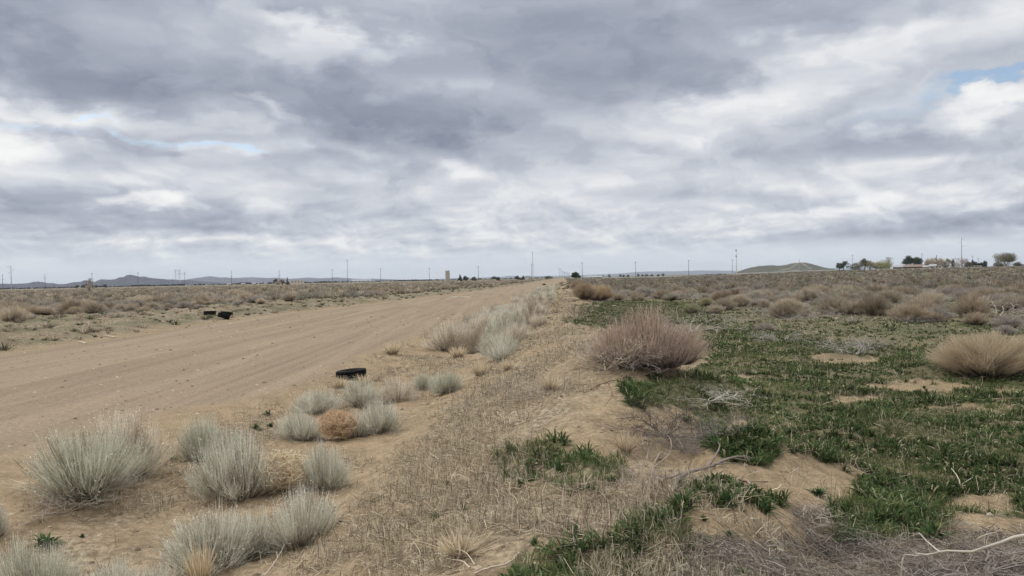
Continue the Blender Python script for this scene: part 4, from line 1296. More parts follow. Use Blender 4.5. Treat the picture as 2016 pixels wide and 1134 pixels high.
RUB = rubber()
p = at(688, 748); TY = tyre_mesh(.39, .24, .26)
o = obj('tyre', TY, None, (p[0], p[1] + .25, p[2] + .105), .3); o.rotation_euler = (R(-2), R(-4), .4)
tag(o, 'lone black tyre lying flat in straw at the road edge', 'tyre', 'dumped tyres')
for px, py, dz, rot, lab in [(410, 620, .115, (R(-3), 0, 0), 'black tyre lying flat, left one of three across the road'), (443, 621.5, .12, (R(4), R(5), 1), 'black tyre lying flat, partly covered by a leaning one across the road'),
                             (437, 629, .22, (R(-8), R(20), .3), 'black tyre tilted and leaning on the right one of three across the road')]:
    p = at(px, py); d = float((p - CAM) @ FW); s = 23.5 * d / FPX / .78
    o = obj('tyre', TY, None, (p[0], p[1] + .3, p[2] + dz * s), 0, (s, s, s)); o.rotation_euler = rot
    tag(o, lab, 'tyre', 'dumped tyres')
p = at(1071, 561); o = obj('tyre', TY, None, (p[0], p[1], p[2] + .12), 0, (1.4, 1.4, 1.3)); o.rotation_euler = (R(20), 0, 0)
tag(o, 'far black tyre scrap at the road edge just before the road reaches the horizon', 'tyre', 'dumped tyres')

PAINT = plain('white_paint', (.62, .60, .55), .6, .12)
WOODM = plain('weathered_wood', (.50, .42, .31), .85, .2, 6)
CONC = plain('concrete', (.36, .335, .285), .9, .22, 2.5)
STEEL = plain('galvanised_steel', (.33, .34, .35), .5, .1)
POLEW = plain('pole_wood', (.105, .085, .075), .9, .2)
STUCCO = plain('stucco', (.55, .47, .37), .9, .1)
WHITEW = plain('white_wall', (.50, .485, .45), .8, .06)
ROOFW = plain('metal_roof', (.27, .275, .28), .75, .05)
ROOFB = plain('brown_roof', (.20, .145, .115), .9, .2)
GLASSM = plain('window_glass', (.04, .05, .06), .2, .1, 3, .5)
DARK = plain('dark_paint', (.03, .03, .035), .6, .1)


def plank(px0, py0, px1, py1, w, label, name='plank', mat=PAINT):
    a, b = at(px0, py0), at(px1, py1); mid = .5 * (a + b); L = np.linalg.norm(b - a)
    mb = MB(); mb.box((-L / 2, -w / 2, 0), (L / 2, w / 2, .025)); mb.box((-L * .5, -w * .25, .026), (L * .31, w * .2, .04))
    o = obj(name, mb.mesh(name, mat, attrs=False), None, (mid[0], mid[1], mid[2] + .01), math.atan2(b[1] - a[1], b[0] - a[0])); o.rotation_euler[1] = -math.atan2(b[2] - a[2], np.hypot(*(b - a)[:2]))
    tag(o, label, name.replace('_', ' ')); return o


plank(907, 584.6, 926, 584.6, .35, 'white board lying on the dirt road near the concrete standpipe')
plank(886, 584.6, 900, 584.6, .25, 'thinner white board end to end with another on the dirt road')
plank(204, 661.5, 226, 664.5, .14, 'pale splintered board lying on the far road bank at left', mat=WOODM)
plank(156, 674, 169, 676.5, .11, 'small pale board lying closer to the road than the splintered one', mat=WOODM)

# bucket-like white thing left of the track
p = at(117, 616); d = float((p - CAM) @ FW); s = d / FPX
t_ = thing('bucket', 'crushed white bucket lying at the edge of the scrub across the road', 'bucket', p)
S = 20; an = np.arange(S) * 2 * math.pi / S
mb = MB(); V = []
for r, z in ((2.6, 0), (3.4, 2.6), (3.7, 2.6), (3.7, 3.1), (3.1, 3.1), (2.4, .4)):
    V += [(r * s * 1.5 * math.cos(a), r * s * math.sin(a), z * s) for a in an]
Q = [[k * S + i, k * S + (i + 1) % S, (k + 1) * S + (i + 1) % S, (k + 1) * S + i] for k in range(5) for i in range(S)]
mb.add(np.array(V), np.array(Q)); obj('shell', mb.mesh('shell', PAINT, True, False), t_)
m2 = MB(); A_ = np.linspace(0, math.pi, 12); m2.tubes(np.stack([5.5 * s * np.cos(A_), -2.5 * s * np.sin(A_) - 2 * s, np.full(12, 1.5 * s)], -1)[None], np.full((1, 12), .012), 4); obj('handle', m2.mesh('handle', STEEL, attrs=False), t_)

p = at(117, 640); mb = MB(); mb.tubes(np.array([[[0, 0, -.1], [.01, 0, .25], [.0, 0, .5]]]), np.array([[.018, .018, .015]]), 6); mb.box((-.025, -.012, .40), (.025, .012, .52))
o = obj('survey_stake', mb.mesh('survey_stake', WOODM, attrs=False), None, p); tag(o, 'thin pale survey stake standing on the far road bank at left', 'stake')

# concrete standpipe: sectioned column
p = at(881.5, 561.5); d = float((p - CAM) @ FW); s = d / FPX; r_ = 4.3 * s; H = 28.5 * s
t_ = thing('standpipe', 'tall round concrete irrigation standpipe beside the dirt road', 'standpipe', p)
def lathe(prof, S=28):
    an = np.arange(S) * 2 * math.pi / S
    V = np.array([(r * math.cos(a), r * math.sin(a), z) for r, z in prof for a in an])
    Q = np.array([[k * S + i, k * S + (i + 1) % S, (k + 1) * S + (i + 1) % S, (k + 1) * S + i] for k in range(len(prof) - 1) for i in range(S)])
    m = MB(); m.add(V, Q); return m
pr = []
for k in range(5):
    z0, z1 = H * k / 5, H * (k + 1) / 5
    pr += [(r_ * .985, z0), (r_, z0 + .06), (r_, z1 - .06), (r_ * .985, z1)]
pr += [(r_ * .86, H), (r_ * .86, H - 1.2)]
obj('pipe_sections', lathe(pr).mesh('pipe_sections', CONC, False, False), t_)
obj('rim', lathe([(r_ * 1.05, H - .12), (r_ * 1.05, H + .12), (r_ * .9, H + .12), (r_ * .9, H - .1)]).mesh('rim', PAINT, False, False), t_)
obj('footing', lathe([(r_ * 1.3, -.3), (r_ * 1.25, .22), (r_ * 1.0, .3)]).mesh('footing', CONC, False, False), t_)


def small_pipe(px, py, w, h, label, mat, name='standpipe', cat='standpipe'):
    p = at(px, py) if py > 551 else onground(px, 420); s = float((p - CAM) @ FW) / FPX
    m = lathe([(w * s * .55, -.2), (w * s * .55, .15 * h * s), (w * s * .5, .16 * h * s), (w * s * .5, h * s * .9), (w * s * .58, h * s * .91), (w * s * .58, h * s), (w * s * .45, h * s), (w * s * .45, h * s * .8)], 12)
    o = obj(name, m.mesh(name, mat, False, False), None, p); tag(o, label, cat); return o


small_pipe(903.5, 550.8, 2.6, 5, 'small white standpipe in front of dark conifers', PAINT)
small_pipe(1002, 555, 2.2, 6, 'small grey standpipe beside the road, right of the tan box', CONC)
small_pipe(955, 554.5, .9, 4.5, 'left of two thin white posts past the concrete standpipe', PAINT, 'marker_post', 'post')
small_pipe(958, 554.5, .9, 4.5, 'right of two thin white posts past the concrete standpipe', PAINT, 'marker_post', 'post')
small_pipe(968.5, 554.5, 1.0, 6, 'grey post touching the left of the tan concrete box', CONC, 'marker_post', 'post')
small_pipe(1162, 554.5, 2.0, 6, 'grey concrete post standing in scrub right of the dark round tree', CONC, 'marker_post', 'post')
small_pipe(44.5, 575, .9, 6, 'thin white marker post in scrub below the leftmost crossarm pole', PAINT, 'marker_post', 'post')

p = at(973, 555); s = float((p - CAM) @ FW) / FPX
mb = MB(); mb.box((-3.4 * s, -2 * s, -.2), (3.4 * s, 2 * s, 4.6 * s)); mb.box((-3.8 * s, -2.3 * s, 4.6 * s), (3.8 * s, 2.3 * s, 5.4 * s)); mb.box((-1.2 * s, -2.2 * s, 0), (1.2 * s, -2.01 * s, 3 * s))
o = obj('pump_box', mb.mesh('pump_box', STUCCO, attrs=False), None, p); tag(o, 'tan concrete pump box between posts beyond the road', 'pump box')

# small white sign with a dark emblem
p = at(795.5, 563.5); s = float((p - CAM) @ FW) / FPX
t_ = thing('sign', 'small white sign with dark mark standing in low scrub', 'sign', p)
mb = MB(); mb.box((-2.3 * s, -.03, .6 * s), (2.3 * s, .03, 5.4 * s)); obj('panel', mb.mesh('panel', PAINT, attrs=False), t_)
mb = MB(); mb.box((-1.0 * s, -.045, 2.0 * s), (1.0 * s, -.032, 3.6 * s)); obj('mark', mb.mesh('mark', DARK, attrs=False), t_)
for x in (-1.6, 1.6):
    mb = MB(); mb.bar((x * s, .06, -.3), (x * s, .06, 5.0 * s), .05); obj('post', mb.mesh('post', WOODM, attrs=False), t_)


# ------------------------------------------------------------------ poles and pylons
def pole(px, top, base, H, label, arms=(), kind='wood', group='wooden utility poles on the plain', ins=True):
    """utility pole of real height H metres placed so far off that it spans top..base pixels"""
    h = base - top; d = H * FPX / h
    p = onground(px, d)
    H = (float(proj(p)[1]) - top) * d / FPX
    t_ = thing('utility_pole', label, 'utility pole', p, 0, group)
    mt = POLEW if kind == 'wood' else STEEL
    w0, w1 = (.20, .13) if kind == 'wood' else (.42, .2)
    w0 = max(w0, d / FPX * .27); w1 = max(w1, d / FPX * .20)
    mb = MB(); mb.tubes(np.array([[[0, 0, -1], [0, 0, H * .5], [0, 0, H]]]), np.array([[w0, .5 * (w0 + w1), w1]]), 8); obj('shaft', mb.mesh('shaft', mt, True, False), t_)
    for z, x0, x1 in arms:
        z = z * H; x0 *= d / FPX; x1 *= d / FPX
        mb = MB(); mb.bar((x0, 0, z), (x1, 0, z), max(.12, d / FPX * .18)); a = obj('crossarm', mb.mesh('crossarm', mt, attrs=False), t_)
        mb = MB()
        for x in (x0 * .92, x1 * .92):
            if abs(x) > .3: mb.bar((x, 0, z + .1), (x, 0, z + .75), .16)
        if mb.n: obj('insulator', mb.mesh('insulator', CONC, attrs=False), a)
    return t_


A1 = [(.93, -1.6, 1.6)]
pole(5.5, 545, 569, 13, 'leftmost slender utility pole, cut close to the left photo edge', [(.66, -1.2, 1.2)])
pole(22.5, 530, 570, 22, 'pale steel transmission pole with three staggered arms near the left photo edge', [(.93, -6, 0), (.80, 0, 5), (.70, -5, 0)], 'steel', 'steel transmission poles')
pole(89, 543, 568, 13, 'utility pole in front of the low flat topped left mountain', [(.70, -1.8, 1.8)])
pole(181.5, 541, 566, 13, 'utility pole just right of the tan leafless tree', A1)
pole(272, 539, 563.5, 13, 'utility pole against the highest dark peak', [(.93, -1.5, 1.5)])
pole(364, 537, 562, 13, 'utility pole beside the lattice pylon', [(.86, -12, 1)])
pole(456, 535, 560.5, 13, 'utility pole over the long blue mountain slope', [(.60, -1.2, 1.2)])
pole(550, 533, 558.5, 13, 'utility pole rising behind the tan gabled house and trees', [(.62, -1, 2)])
pole(654.5, 530.5, 556, 13, 'utility pole left of the tallest pole in the left half', A1)
pole(684.5, 512, 556, 24, 'tallest utility pole in the left half of the photo', [(.95, -1.6, 1.6)], 'wood', 'tall transmission poles')
pole(749.5, 528.5, 553.5, 13, 'utility pole above the right end of the long white sheds', A1)
pole(845.5, 527, 552, 13, 'utility pole a little left of the concrete standpipe', A1)
pole(942, 523.5, 550, 13, 'utility pole right of the dark conifers by the standpipe', A1)
pole(1047, 519, 547, 13, 'shorter of two poles standing together above the white shed', A1)
pole(1049.5, 496, 547, 26, 'tall pole of two standing together above the white shed', [(.97, -.8, .8)], 'wood', 'tall transmission poles')
pole(1146.5, 516, 546.5, 13, 'utility pole right of the dark round tree at the road end', A1)
pole(1251.5, 515, 543.5, 13, 'utility pole in the gap between distant dark trees', A1)
pole(1356, 512.5, 541.5, 13, 'utility pole before the pale hazy mountains', A1)
pole(1442, 511, 538.5, 13, 'short pole left of the white radio mast by the hill', A1)
pole(1678.5, 504, 527, 13, 'utility pole among the trees right of the hill', A1)
pole(1815.5, 502, 525, 13, 'utility pole behind the right side of the dark double crowned tree', A1)
pole(1893.5, 476, 525, 27, 'steel pole with three staggered arms above the bare pinkish tree', [(.93, 0, 5), (.83, -5, 0), (.72, 0, 8)], 'steel', 'steel transmission poles')
pole(1914.5, 507, 524, 12, 'faint thin pole at the left end of the cypress row', A1)
pole(1926, 511, 523, 12, 'faint pole with two arms behind the cypress row', [(.97, -3, 3), (.72, -2.2, 2.2)])
for i, (px, tp, bs) in enumerate([(1101, 528, 547.5), (1104.5, 529, 547.5), (1107.5, 533.5, 547.5), (1110.5, 535, 547.3), (1112, 535.3, 547.2), (1114.5, 536.5, 547.2), (1116.7, 537, 547.2), (1119, 536.5, 547), (1121, 538, 547)]):
    pole(px, tp, bs, 12, ['nearest of the poles that line the far end of the road', 'second nearest of the poles that line the far end of the road'][i] if i < 2 else 'small utility pole in the receding line at the far end of the road',
         [(.95, -1.6, 1.6)], group='poles lining the far road' if i < 2 else 'small poles lining the far road')

# lattice pylon
d = 45 * FPX / 30 * .95; p = onground(350, d); q = d / FPX
t_ = thing('lattice_pylon', 'two legged lattice pylon with flat top truss left of the blue mountains', 'pylon', p)
for sx_ in (-1, 1):
    mb = MB()
    for a, b in (((-.9, -.9), (.9, .9)), ((-.9, .9), (.9, -.9))):
        pass
    zz = np.linspace(0, 28 * q, 9)
    wv = np.linspace(1.5, .55, 9) * q * .75
    cxs = sx_ * np.linspace(3.0, 4.0, 9) * q
    for k in range(8):
        for cx_, cy_ in ((-1, -1), (1, -1), (1, 1), (-1, 1)):
            mb.bar((cxs[k] + cx_ * wv[k], cy_ * wv[k], zz[k]), (cxs[k + 1] + cx_ * wv[k + 1], cy_ * wv[k + 1], zz[k + 1]), .20)
        for y_ in (-1, 1):
            s_ = 1 if k % 2 else -1
            mb.bar((cxs[k] - s_ * wv[k], y_ * wv[k], zz[k]), (cxs[k + 1] + s_ * wv[k + 1], y_ * wv[k + 1], zz[k + 1]), .15)
    obj('leg', mb.mesh('leg', STEEL, attrs=False), t_)
mb = MB()
for z in (28 * q, 26.2 * q):
    for y_ in (-.6 * q, .6 * q): mb.bar((-6 * q, y_, z), (6 * q, y_, z), .22)
for k in range(-6, 6): mb.bar((k * q, 0, (28 if k % 2 else 26.2) * q), ((k + 1) * q, 0, (26.2 if k % 2 else 28) * q), .18)
obj('crossarm', mb.mesh('crossarm', STEEL, attrs=False), t_)
mb = MB(); mb.bar((-3.6 * q, 0, 26 * q), (0, 0, 17 * q), .25); mb.bar((3.6 * q, 0, 26 * q), (0, 0, 17 * q), .25); obj('brace', mb.mesh('brace', STEEL, attrs=False), t_)
for sx_ in (-1, 1):
    mb = MB(); mb.bar((sx_ * 3.8 * q, 0, 28 * q), (sx_ * 3.8 * q, 0, 30 * q), .3, .1); obj('peak', mb.mesh('peak', STEEL, attrs=False), t_)

# radio mast
d = 1050; p = onground(1450, d); q = d / FPX
t_ = thing('radio_mast', 'tall white radio mast with antenna panels left of the hill', 'mast', p)
mb = MB(); mb.tubes(np.array([[[0, 0, -1], [0, 0, 24 * q], [0, 0, 48 * q]]]), np.array([[.75, .42, .26]]), 8); obj('shaft', mb.mesh('shaft', WHITEW, True, False), t_)
for z in (45.5, 34.5):
    mb = MB()
    for a in range(4): mb.box((1.1 * q * math.cos(a * 1.57) - .2, 1.1 * q * math.sin(a * 1.57) - .2, z * q - 1), (1.1 * q * math.cos(a * 1.57) + .2, 1.1 * q * math.sin(a * 1.57) + .2, z * q + 1))
    mb.box((-1.0 * q, -.1, z * q - .15), (1.0 * q, .1, z * q + .15)); mb.box((-.1, -1.0 * q, z * q - .16), (.1, 1.0 * q, z * q + .16))
    obj('antenna_panels', mb.mesh('antenna_panels', ROOFW, attrs=False), t_)
mb = MB(); mb.bar((0, 0, 48 * q), (0, 0, 49.5 * q), .2, .06); obj('whip', mb.mesh('whip', STEEL, attrs=False), t_)


# ------------------------------------------------------------------ trees
LEAF = leafmat('tree_leaves', None, .25, lo=.55, hi=1.4)


def crown_clumps(centres, radii, n, leaf, flat=1.0):
    """leaf-sized faces gathered in clumps"""
    cs = np.array(centres, float); rs = np.array(radii, float)
    w = rs ** 2 / (rs ** 2).sum(); k = RNG.choice(len(cs), n, p=w)
    d = unit(RNG.normal(size=(n, 3))); rad = rs[k] * (RNG.random(n) ** .45)
    C = cs[k] + d * rad[:, None] * np.array([1, 1, flat])
    sub = RNG.integers(0, 6, n); C += np.array([[1, 0, 0], [-1, 0, .5], [0, 1, -.3], [0, -1, .2], [0, 0, 1], [.6, .6, -.5]])[sub] * (rs[k] * .22)[:, None]
    u = unit(RNG.normal(size=(n, 3))); l = leaf * (.6 + .8 * RNG.random(n))
    mb = MB(); mb.ribbons(np.stack([C - u * l[:, None], C, C + u * l[:, None]], 1), l[:, None] * np.array([.3, 1.1, .2])[None], RNG.normal(size=(n, 3)))
    return mb


def tree(px, top, base, width, dist, kind, color, label, cat='tree', group=None, n=900, trunkcol=(.15, .115, .09), name=None):
    p = onground(px, dist); q = dist / FPX; H = (float(proj(p)[1]) - top) * q * 1.03; Wd = width * q * 1.18; n = int(n * 1.9)
    name = name or {'round': 'round_tree', 'umbrella': 'umbrella_tree', 'cypress': 'cypress_tree', 'bare': 'bare_tree', 'willow': 'willow_tree', 'bush': 'tree_shrub', 'conifer': 'conifer_tree'}[kind]
    t_ = thing(name, label, cat, p, 0, group)
    tr = MB()
    if kind == 'cypress':
        tr.tubes(np.array([[[0, 0, -.3], [0, 0, H * .5], [0, 0, H * .8]]]), np.array([[.25, .18, .06]]), 6)
        zs = np.linspace(.12, .97, 9); c = [(RNG.normal() * .08 * Wd, RNG.normal() * .08 * Wd, z * H) for z in zs]; r = [Wd * .46 * math.sin(math.pi * min(1, (1.08 - z) * .95 + .05)) + .1 for z in zs]
        cr = crown_clumps(c, r, n, .22, 1.2)
    elif kind == 'conifer':
        tr.tubes(np.array([[[0, 0, -.3], [0, 0, H * .5], [0, 0, H * .95]]]), np.array([[.3, .2, .05]]), 6)
        zs = np.linspace(.12, .98, 10); c, r = [], []
        for z in zs:
            for _ in range(3):
                a = RNG.random() * 6.28; rd = Wd * .30 * (1.08 - z); c.append((rd * math.cos(a), rd * math.sin(a), z * H)); r.append(max(.3, Wd * .26 * (1.12 - z)))
        cr = crown_clumps(c, r, n, .25, .7)
    elif kind in ('round', 'umbrella', 'willow', 'bush'):
        nt = {'round': 3, 'umbrella': 6, 'willow': 4, 'bush': 3}[kind]; z0 = {'round': .30, 'umbrella': .48, 'willow': .22, 'bush': .12}[kind]
        c, r = [], []
        m = 16 if kind != 'bush' else 11
        for i in range(m):
            a = RNG.random() * 6.28; rd = Wd * .5 * math.sqrt(RNG.random()) * .78; hh = 1 - (rd / (Wd * .5)) ** 2 * .55
            z = H * (z0 + (1 - z0) * (.12 + .72 * RNG.random() * hh)); c.append((rd * math.cos(a), rd * math.sin(a) * .8, z)); r.append(Wd * (.15 + .09 * RNG.random()))
        c.append((0, 0, H * .82)); r.append(Wd * .18)
        for i in range(nt):
            x, y, z = c[i * 2 % m]; b = RNG.normal() * Wd * .05
            tr.tubes(np.array([[[b, 0, -.3], [b + x * .25, y * .3, z * .4], [x * .8, y * .8, z]]]), np.array([[.22, .17, .07]]) * max(1, H / 7), 6)
        cr = crown_clumps(c, r, n, .26 if kind != 'willow' else .22, .75 if kind != 'willow' else 1.1)
    else:  # leafless crown of fine twigs
        g = np.random.default_rng(int(px)); cr = MB()
        sk = skeleton(g, 4, H * .55, .16, .45, 1.1, 5, .13, 4, 5)
        for lev, (PP, RR) in enumerate(sk):
            PP = PP * np.array([Wd / (H * 1.1), Wd / (H * 1.1), 1.]); PP[:, :, 2] = np.minimum(PP[:, :, 2], H * 1.02)
            if lev < 2: tr.tubes(PP, RR, 5)
            else: cr.ribbons(PP, np.maximum(RR * 2, .07))
    obj('trunk', tr.mesh('trunk', BARK), t_, color=trunkcol)
    obj('crown', cr.mesh('crown', LEAF), t_, color=color)
    return t_


DG = (.060, .078, .040); DK = (.045, .058, .038); OL = (.20, .19, .105); YG = (.30, .29, .125); PT = (.42, .35, .25); PK = (.34, .27, .235)
tree(1133, 535.5, 548.5, 15.5, 430, 'round', DK, 'dark round tree alone at the far end of the road', n=1600)
tree(906, 541, 551.5, 10, 640, 'conifer', DK, 'taller dark conifer behind the small white standpipe', n=1000)
tree(917, 544, 551.5, 10, 640, 'round', DK, 'shorter dark tree right of the tall conifer', n=900)
tree(933, 545.5, 551, 10, 700, 'bush', DG, 'low dark tree left of the pole past the standpipe', n=700)
tree(975, 545.5, 551, 16, 600, 'bush', DG, 'wide low dark tree behind the tan pump box', n=900)
tree(1019, 542.5, 549.5, 10, 700, 'bush', DK, 'dark tree left of the white shed, the farther left of two', n=800)
tree(1030, 543, 549.3, 8, 700, 'conifer', DK, 'dark tree touching the left of the white shed', n=800)
tree(1080, 544.5, 548.5, 14, 900, 'bush', DG, 'low dark tree clump just left of the receding poles', n=700)
for px, tp, w in [(1178, 540.8, 5), (1185, 541, 6), (1200, 539.8, 5.5), (1221, 540, 5), (1227, 541, 6), (1236, 541, 6), (1255.5, 538.5, 6.5), (1265, 539.5, 5), (1272, 540, 8), (1283, 540, 7), (1296, 539.8, 8), (1305, 538, 7)]:
    tree(px, tp, 545.3 - (px - 1178) * .0197, w, 1000, 'bush', DG, 'small dark distant tree along the right of the road end', group='small dark trees on the horizon', n=330)
tree(1652, 518, 528, 12, 640, 'round', (.125, .13, .09), 'dusky green tree at the left end of the town trees', n=1000)
tree(1663, 514.5, 528, 13, 640, 'round', (.085, .095, .065), 'taller dusky tree second from the left end of the town trees', n=1100)
tree(1683, 519.5, 527, 20, 700, 'bush', (.16, .165, .13), 'low grey green tree under the pole right of the hill', n=900)
tree(1703, 511, 527, 16, 600, 'round', (.13, .14, .07), 'olive dark headed tree left of the yellow green willow', n=1300)
tree(1713, 514, 527, 15, 590, 'willow', (.30, .265, .165), 'tan branched tree between the olive tree and the willow', n=900)
tree(1738, 515.5, 527.5, 26, 560, 'willow', YG, 'yellow green willow like tree beside the white roofed carport', n=1500)
tree(1751, 510.5, 526, 14, 590, 'bare', (.36, .35, .28), 'grey leafless tree rising behind the yellow green willow')
tree(1790, 506, 522.5, 20, 640, 'round', DG, 'dark green dense tree, taller left crown behind the brown house', n=2400)
tree(1806, 509, 522.5, 19, 645, 'round', (.068, .084, .048), 'dark green dense tree, lower right crown behind the brown house', n=2200)
tree(1844, 507, 522, 10, 660, 'conifer', (.10, .085, .06), 'dark brown pointed tree behind the pale tan trees', n=900)
tree(1836, 511, 525.5, 20, 600, 'willow', PT, 'pale tan tree in front of the dark pointed tree', n=1300)
tree(1852, 512.5, 525.5, 17, 600, 'willow', (.44, .36, .26), 'pale tan tree just right of the dark pointed tree', n=1100)
tree(1865, 511, 525.5, 12, 600, 'willow', (.36, .31, .2), 'narrow tan tree left of the small dark cypress', n=900)
tree(1876.5, 514.5, 522.5, 5.5, 640, 'cypress', DK, 'single small dark cypress between tan and pinkish trees', n=700)
for px, tp, bs, w, k_, c_, lab in [(1692, 517, 527, 14, 'willow', (.22, .2, .13), 'drab tan tree between the low grey green tree and the olive one'), (1727, 518, 527, 16, 'bush', (.30, .26, .17), 'tan shrubby tree at the left foot of the yellow green willow'),
                            (1826, 516, 525.5, 13, 'willow', (.33, .275, .19), 'small brown tan tree at the left end of the pale tan trees'), (1885, 517.5, 525.5, 12, 'bare', (.33, .28, .24), 'low bare tree just right of the small dark cypress'),
                            (1906, 516.5, 525.5, 12, 'bush', (.20, .165, .12), 'low brown tree right of the pinkish leafless tree'), (2003, 519.5, 525, 16, 'bush', (.20, .19, .13), 'low olive tree right of the umbrella shaped tree')]:
    tree(px, tp, bs, w, 585, k_, c_, lab, n=800)
tree(1896, 511, 525.5, 21, 600, 'bare', PK, 'pinkish leafless tree at the foot of the three armed pole')
for px, tp in [(1915.5, 515.5), (1919, 518), (1922, 519), (1925, 521), (1928.5, 520.5), (1932, 519.5), (1935, 521), (1938, 516.5), (1941, 517)]:
    tree(px, tp, 525, 4.6, 680, 'cypress', DK, 'dark narrow cypress in the short cypress row', group='cypress row', n=420)
tree(1982, 504, 525, 34, 560, 'umbrella', (.20, .19, .115), 'large olive umbrella shaped tree with pale trunks near the right edge', n=2600, trunkcol=(.42, .38, .3))
tree(1965, 515.5, 525, 14, 600, 'bush', (.17, .17, .12), 'small dusky tree left of the umbrella shaped tree', n=700)
tree(543, 549, 558.8, 8, 620, 'round', (.12, .12, .08), 'dark tree left of the tan gabled house', n=700)
tree(556, 549.5, 558.3, 8, 620, 'willow', (.26, .21, .15), 'tan tree right of the tan gabled house', n=600)
tree(566, 547.5, 558, 7, 620, 'conifer', (.12, .115, .075), 'brown pointed tree at the right end of the house trees', n=600)
tree(176, 553, 571, 13, 300, 'bare', (.38, .335, .26), 'tan leafless tree standing alone in the left scrub')
for px, tp in [(151, 562), (166, 560.5), (189, 561.5), (207, 560.5)]:
    tree(px, tp, 567.3 - px * .0197 * .6, 8, 1000, 'bush', DK, 'small dark tree under the left mountains near the tan leafless tree', group='small dark trees under the left mountains', n=350)


def treeline():
    mb = MB(); cs, rs = [], []
    for px in np.concatenate([np.arange(-150, 900, 1.7), np.arange(900, 1100, 3.0), np.arange(1380, 1460, 3)]):
        dd = 1500 + 260 * RNG.random(); p = onground(px, dd)
        hh = dd / FPX * (1.2 + 2.6 * max(0, vn(px / 22, 0, 91) - .35) + 1.1 * RNG.random() ** 2)
        if px > 900: hh *= .75
        for _ in range(2):
            cs.append((p[0] + RNG.normal() * 2, p[1] + RNG.normal() * 8, p[2] + hh * .5)); rs.append(hh * .6 + .3)
    mb = crown_clumps(cs, rs, 26000, .8, .9)
    o = obj('treeline', mb.mesh('treeline', LEAF), color=(.040, .046, .036)); tag(o, 'dark far off line of trees along the horizon below the mountains', 'treeline', None, 'stuff')


treeline()


# ------------------------------------------------------------------ buildings, walls
def house(px0, px1, top, base, dist, label, wall, roof, rkind='gable', depth=9, windows=3, name='house', cat='house', group=None, eave=.42, face_gable=False):
    q = dist / FPX; pm = .5 * (px0 + px1); p = onground(pm, dist); w = (px1 - px0) * q; H = max(2.4, min((float(proj(p)[1]) - top) * q, (base - top) * q + 1.6))
    t_ = thing(name, label, cat, p, -math.atan2(p[0], p[1]), group)
    he = H * (1 - eave) if rkind != 'flat' else H * .93
    mb = MB(); mb.box((-w / 2, 0, -.5), (w / 2, depth, he)); obj('wall', mb.mesh('wall', wall, attrs=False), t_)
    mb = MB(); o_ = .5
    if rkind == 'flat':
        mb.box((-w / 2 - .3, -.3, he), (w / 2 + .3, depth + .3, H))
    elif rkind == 'shed':
        V = np.array([[-w / 2 - o_, -o_, he], [w / 2 + o_, -o_, he], [w / 2 + o_, depth, H], [-w / 2 - o_, depth, H]]); V = np.concatenate([V, V + [0, 0, .18]])
        mb.add(V, np.array([[0, 3, 2, 1], [4, 5, 6, 7], [0, 1, 5, 4], [1, 2, 6, 5], [2, 3, 7, 6], [3, 0, 4, 7]]))
    elif face_gable:
        for s_ in (-1, 1):
            V = np.array([[s_ * (w / 2 + o_), -o_, he - .1], [0, -o_, H], [0, depth + o_, H], [s_ * (w / 2 + o_), depth + o_, he - .1]]); V = np.concatenate([V, V + [0, 0, .2]])
            mb.add(V, np.array([[0, 3, 2, 1], [4, 5, 6, 7], [0, 1, 5, 4], [1, 2, 6, 5], [2, 3, 7, 6], [3, 0, 4, 7]]))
        g_ = MB(); g_.add(np.array([[-w / 2, .02, he], [w / 2, .02, he], [0, .02, H - .05], [-w / 2, .3, he], [w / 2, .3, he], [0, .3, H - .05]]), None, np.array([[0, 1, 2], [5, 4, 3]])); obj('gable', g_.mesh('gable', wall, attrs=False), t_)
    else:
        for s_ in (0, 1):
            y0, y1 = (-o_, depth / 2) if s_ == 0 else (depth + o_, depth / 2)
            V = np.array([[-w / 2 - o_, y0, he - .1], [w / 2 + o_, y0, he - .1], [w / 2 + o_, y1, H], [-w / 2 - o_, y1, H]]); V = np.concatenate([V, V + [0, 0, .2]])
            mb.add(V, np.array([[0, 3, 2, 1], [4, 5, 6, 7], [0, 1, 5, 4], [1, 2, 6, 5], [2, 3, 7, 6], [3, 0, 4, 7]]))
    obj('roof', mb.mesh('roof', roof, attrs=False), t_)
    for i in range(windows):
        x = -w / 2 + w * (i + .8) / (windows + .6); mb = MB(); mb.box((x - .6, -.05, he * .40), (x + .6, -.003, he * .82)); obj('window', mb.mesh('window', GLASSM, attrs=False), t_)
    x = w * .36; mb = MB(); mb.box((x - .5, -.06, 0), (x + .5, -.003, min(2.1, he * .85))); obj('door', mb.mesh('door', ROOFB if wall is not STUCCO else WHITEW, attrs=False), t_)
    return t_


TANW = plain('tan_wall', (.42, .345, .25), .9, .08); BRW = plain('brown_wall', (.20, .15, .12), .9, .1)
house(1760, 1775, 523.4, 529.5, 555, 'white metal roofed carport building left of the dark double tree', BRW, ROOFW, 'shed', 8, 2, 'carport', 'carport')
house(1780, 1814, 522.5, 529, 575, 'long brown house under the dark double crowned tree', BRW, ROOFB, 'gable', 9, 4)
house(1819, 1828, 524.6, 528, 565, 'low white roofed house right of the dark double crowned tree', WHITEW, ROOFW, 'gable', 9, 2)
house(1832, 1841, 521.5, 528, 560, 'small cream house in front of the pale tan tree', STUCCO, ROOFW, 'gable', 8, 2)
house(1847, 1854, 520.5, 527.5, 565, 'narrow cream house between two pale tan trees', STUCCO, ROOFW, 'gable', 8, 1, face_gable=True)
house(1855, 1866, 524.5, 528, 568, 'low tan shed right of the narrow cream house', TANW, ROOFB, 'flat', 7, 1, 'shed', 'shed')
house(1871, 1880, 522.5, 526.5, 640, 'small white house under the single cypress', WHITEW, ROOFW, 'gable', 8, 1)
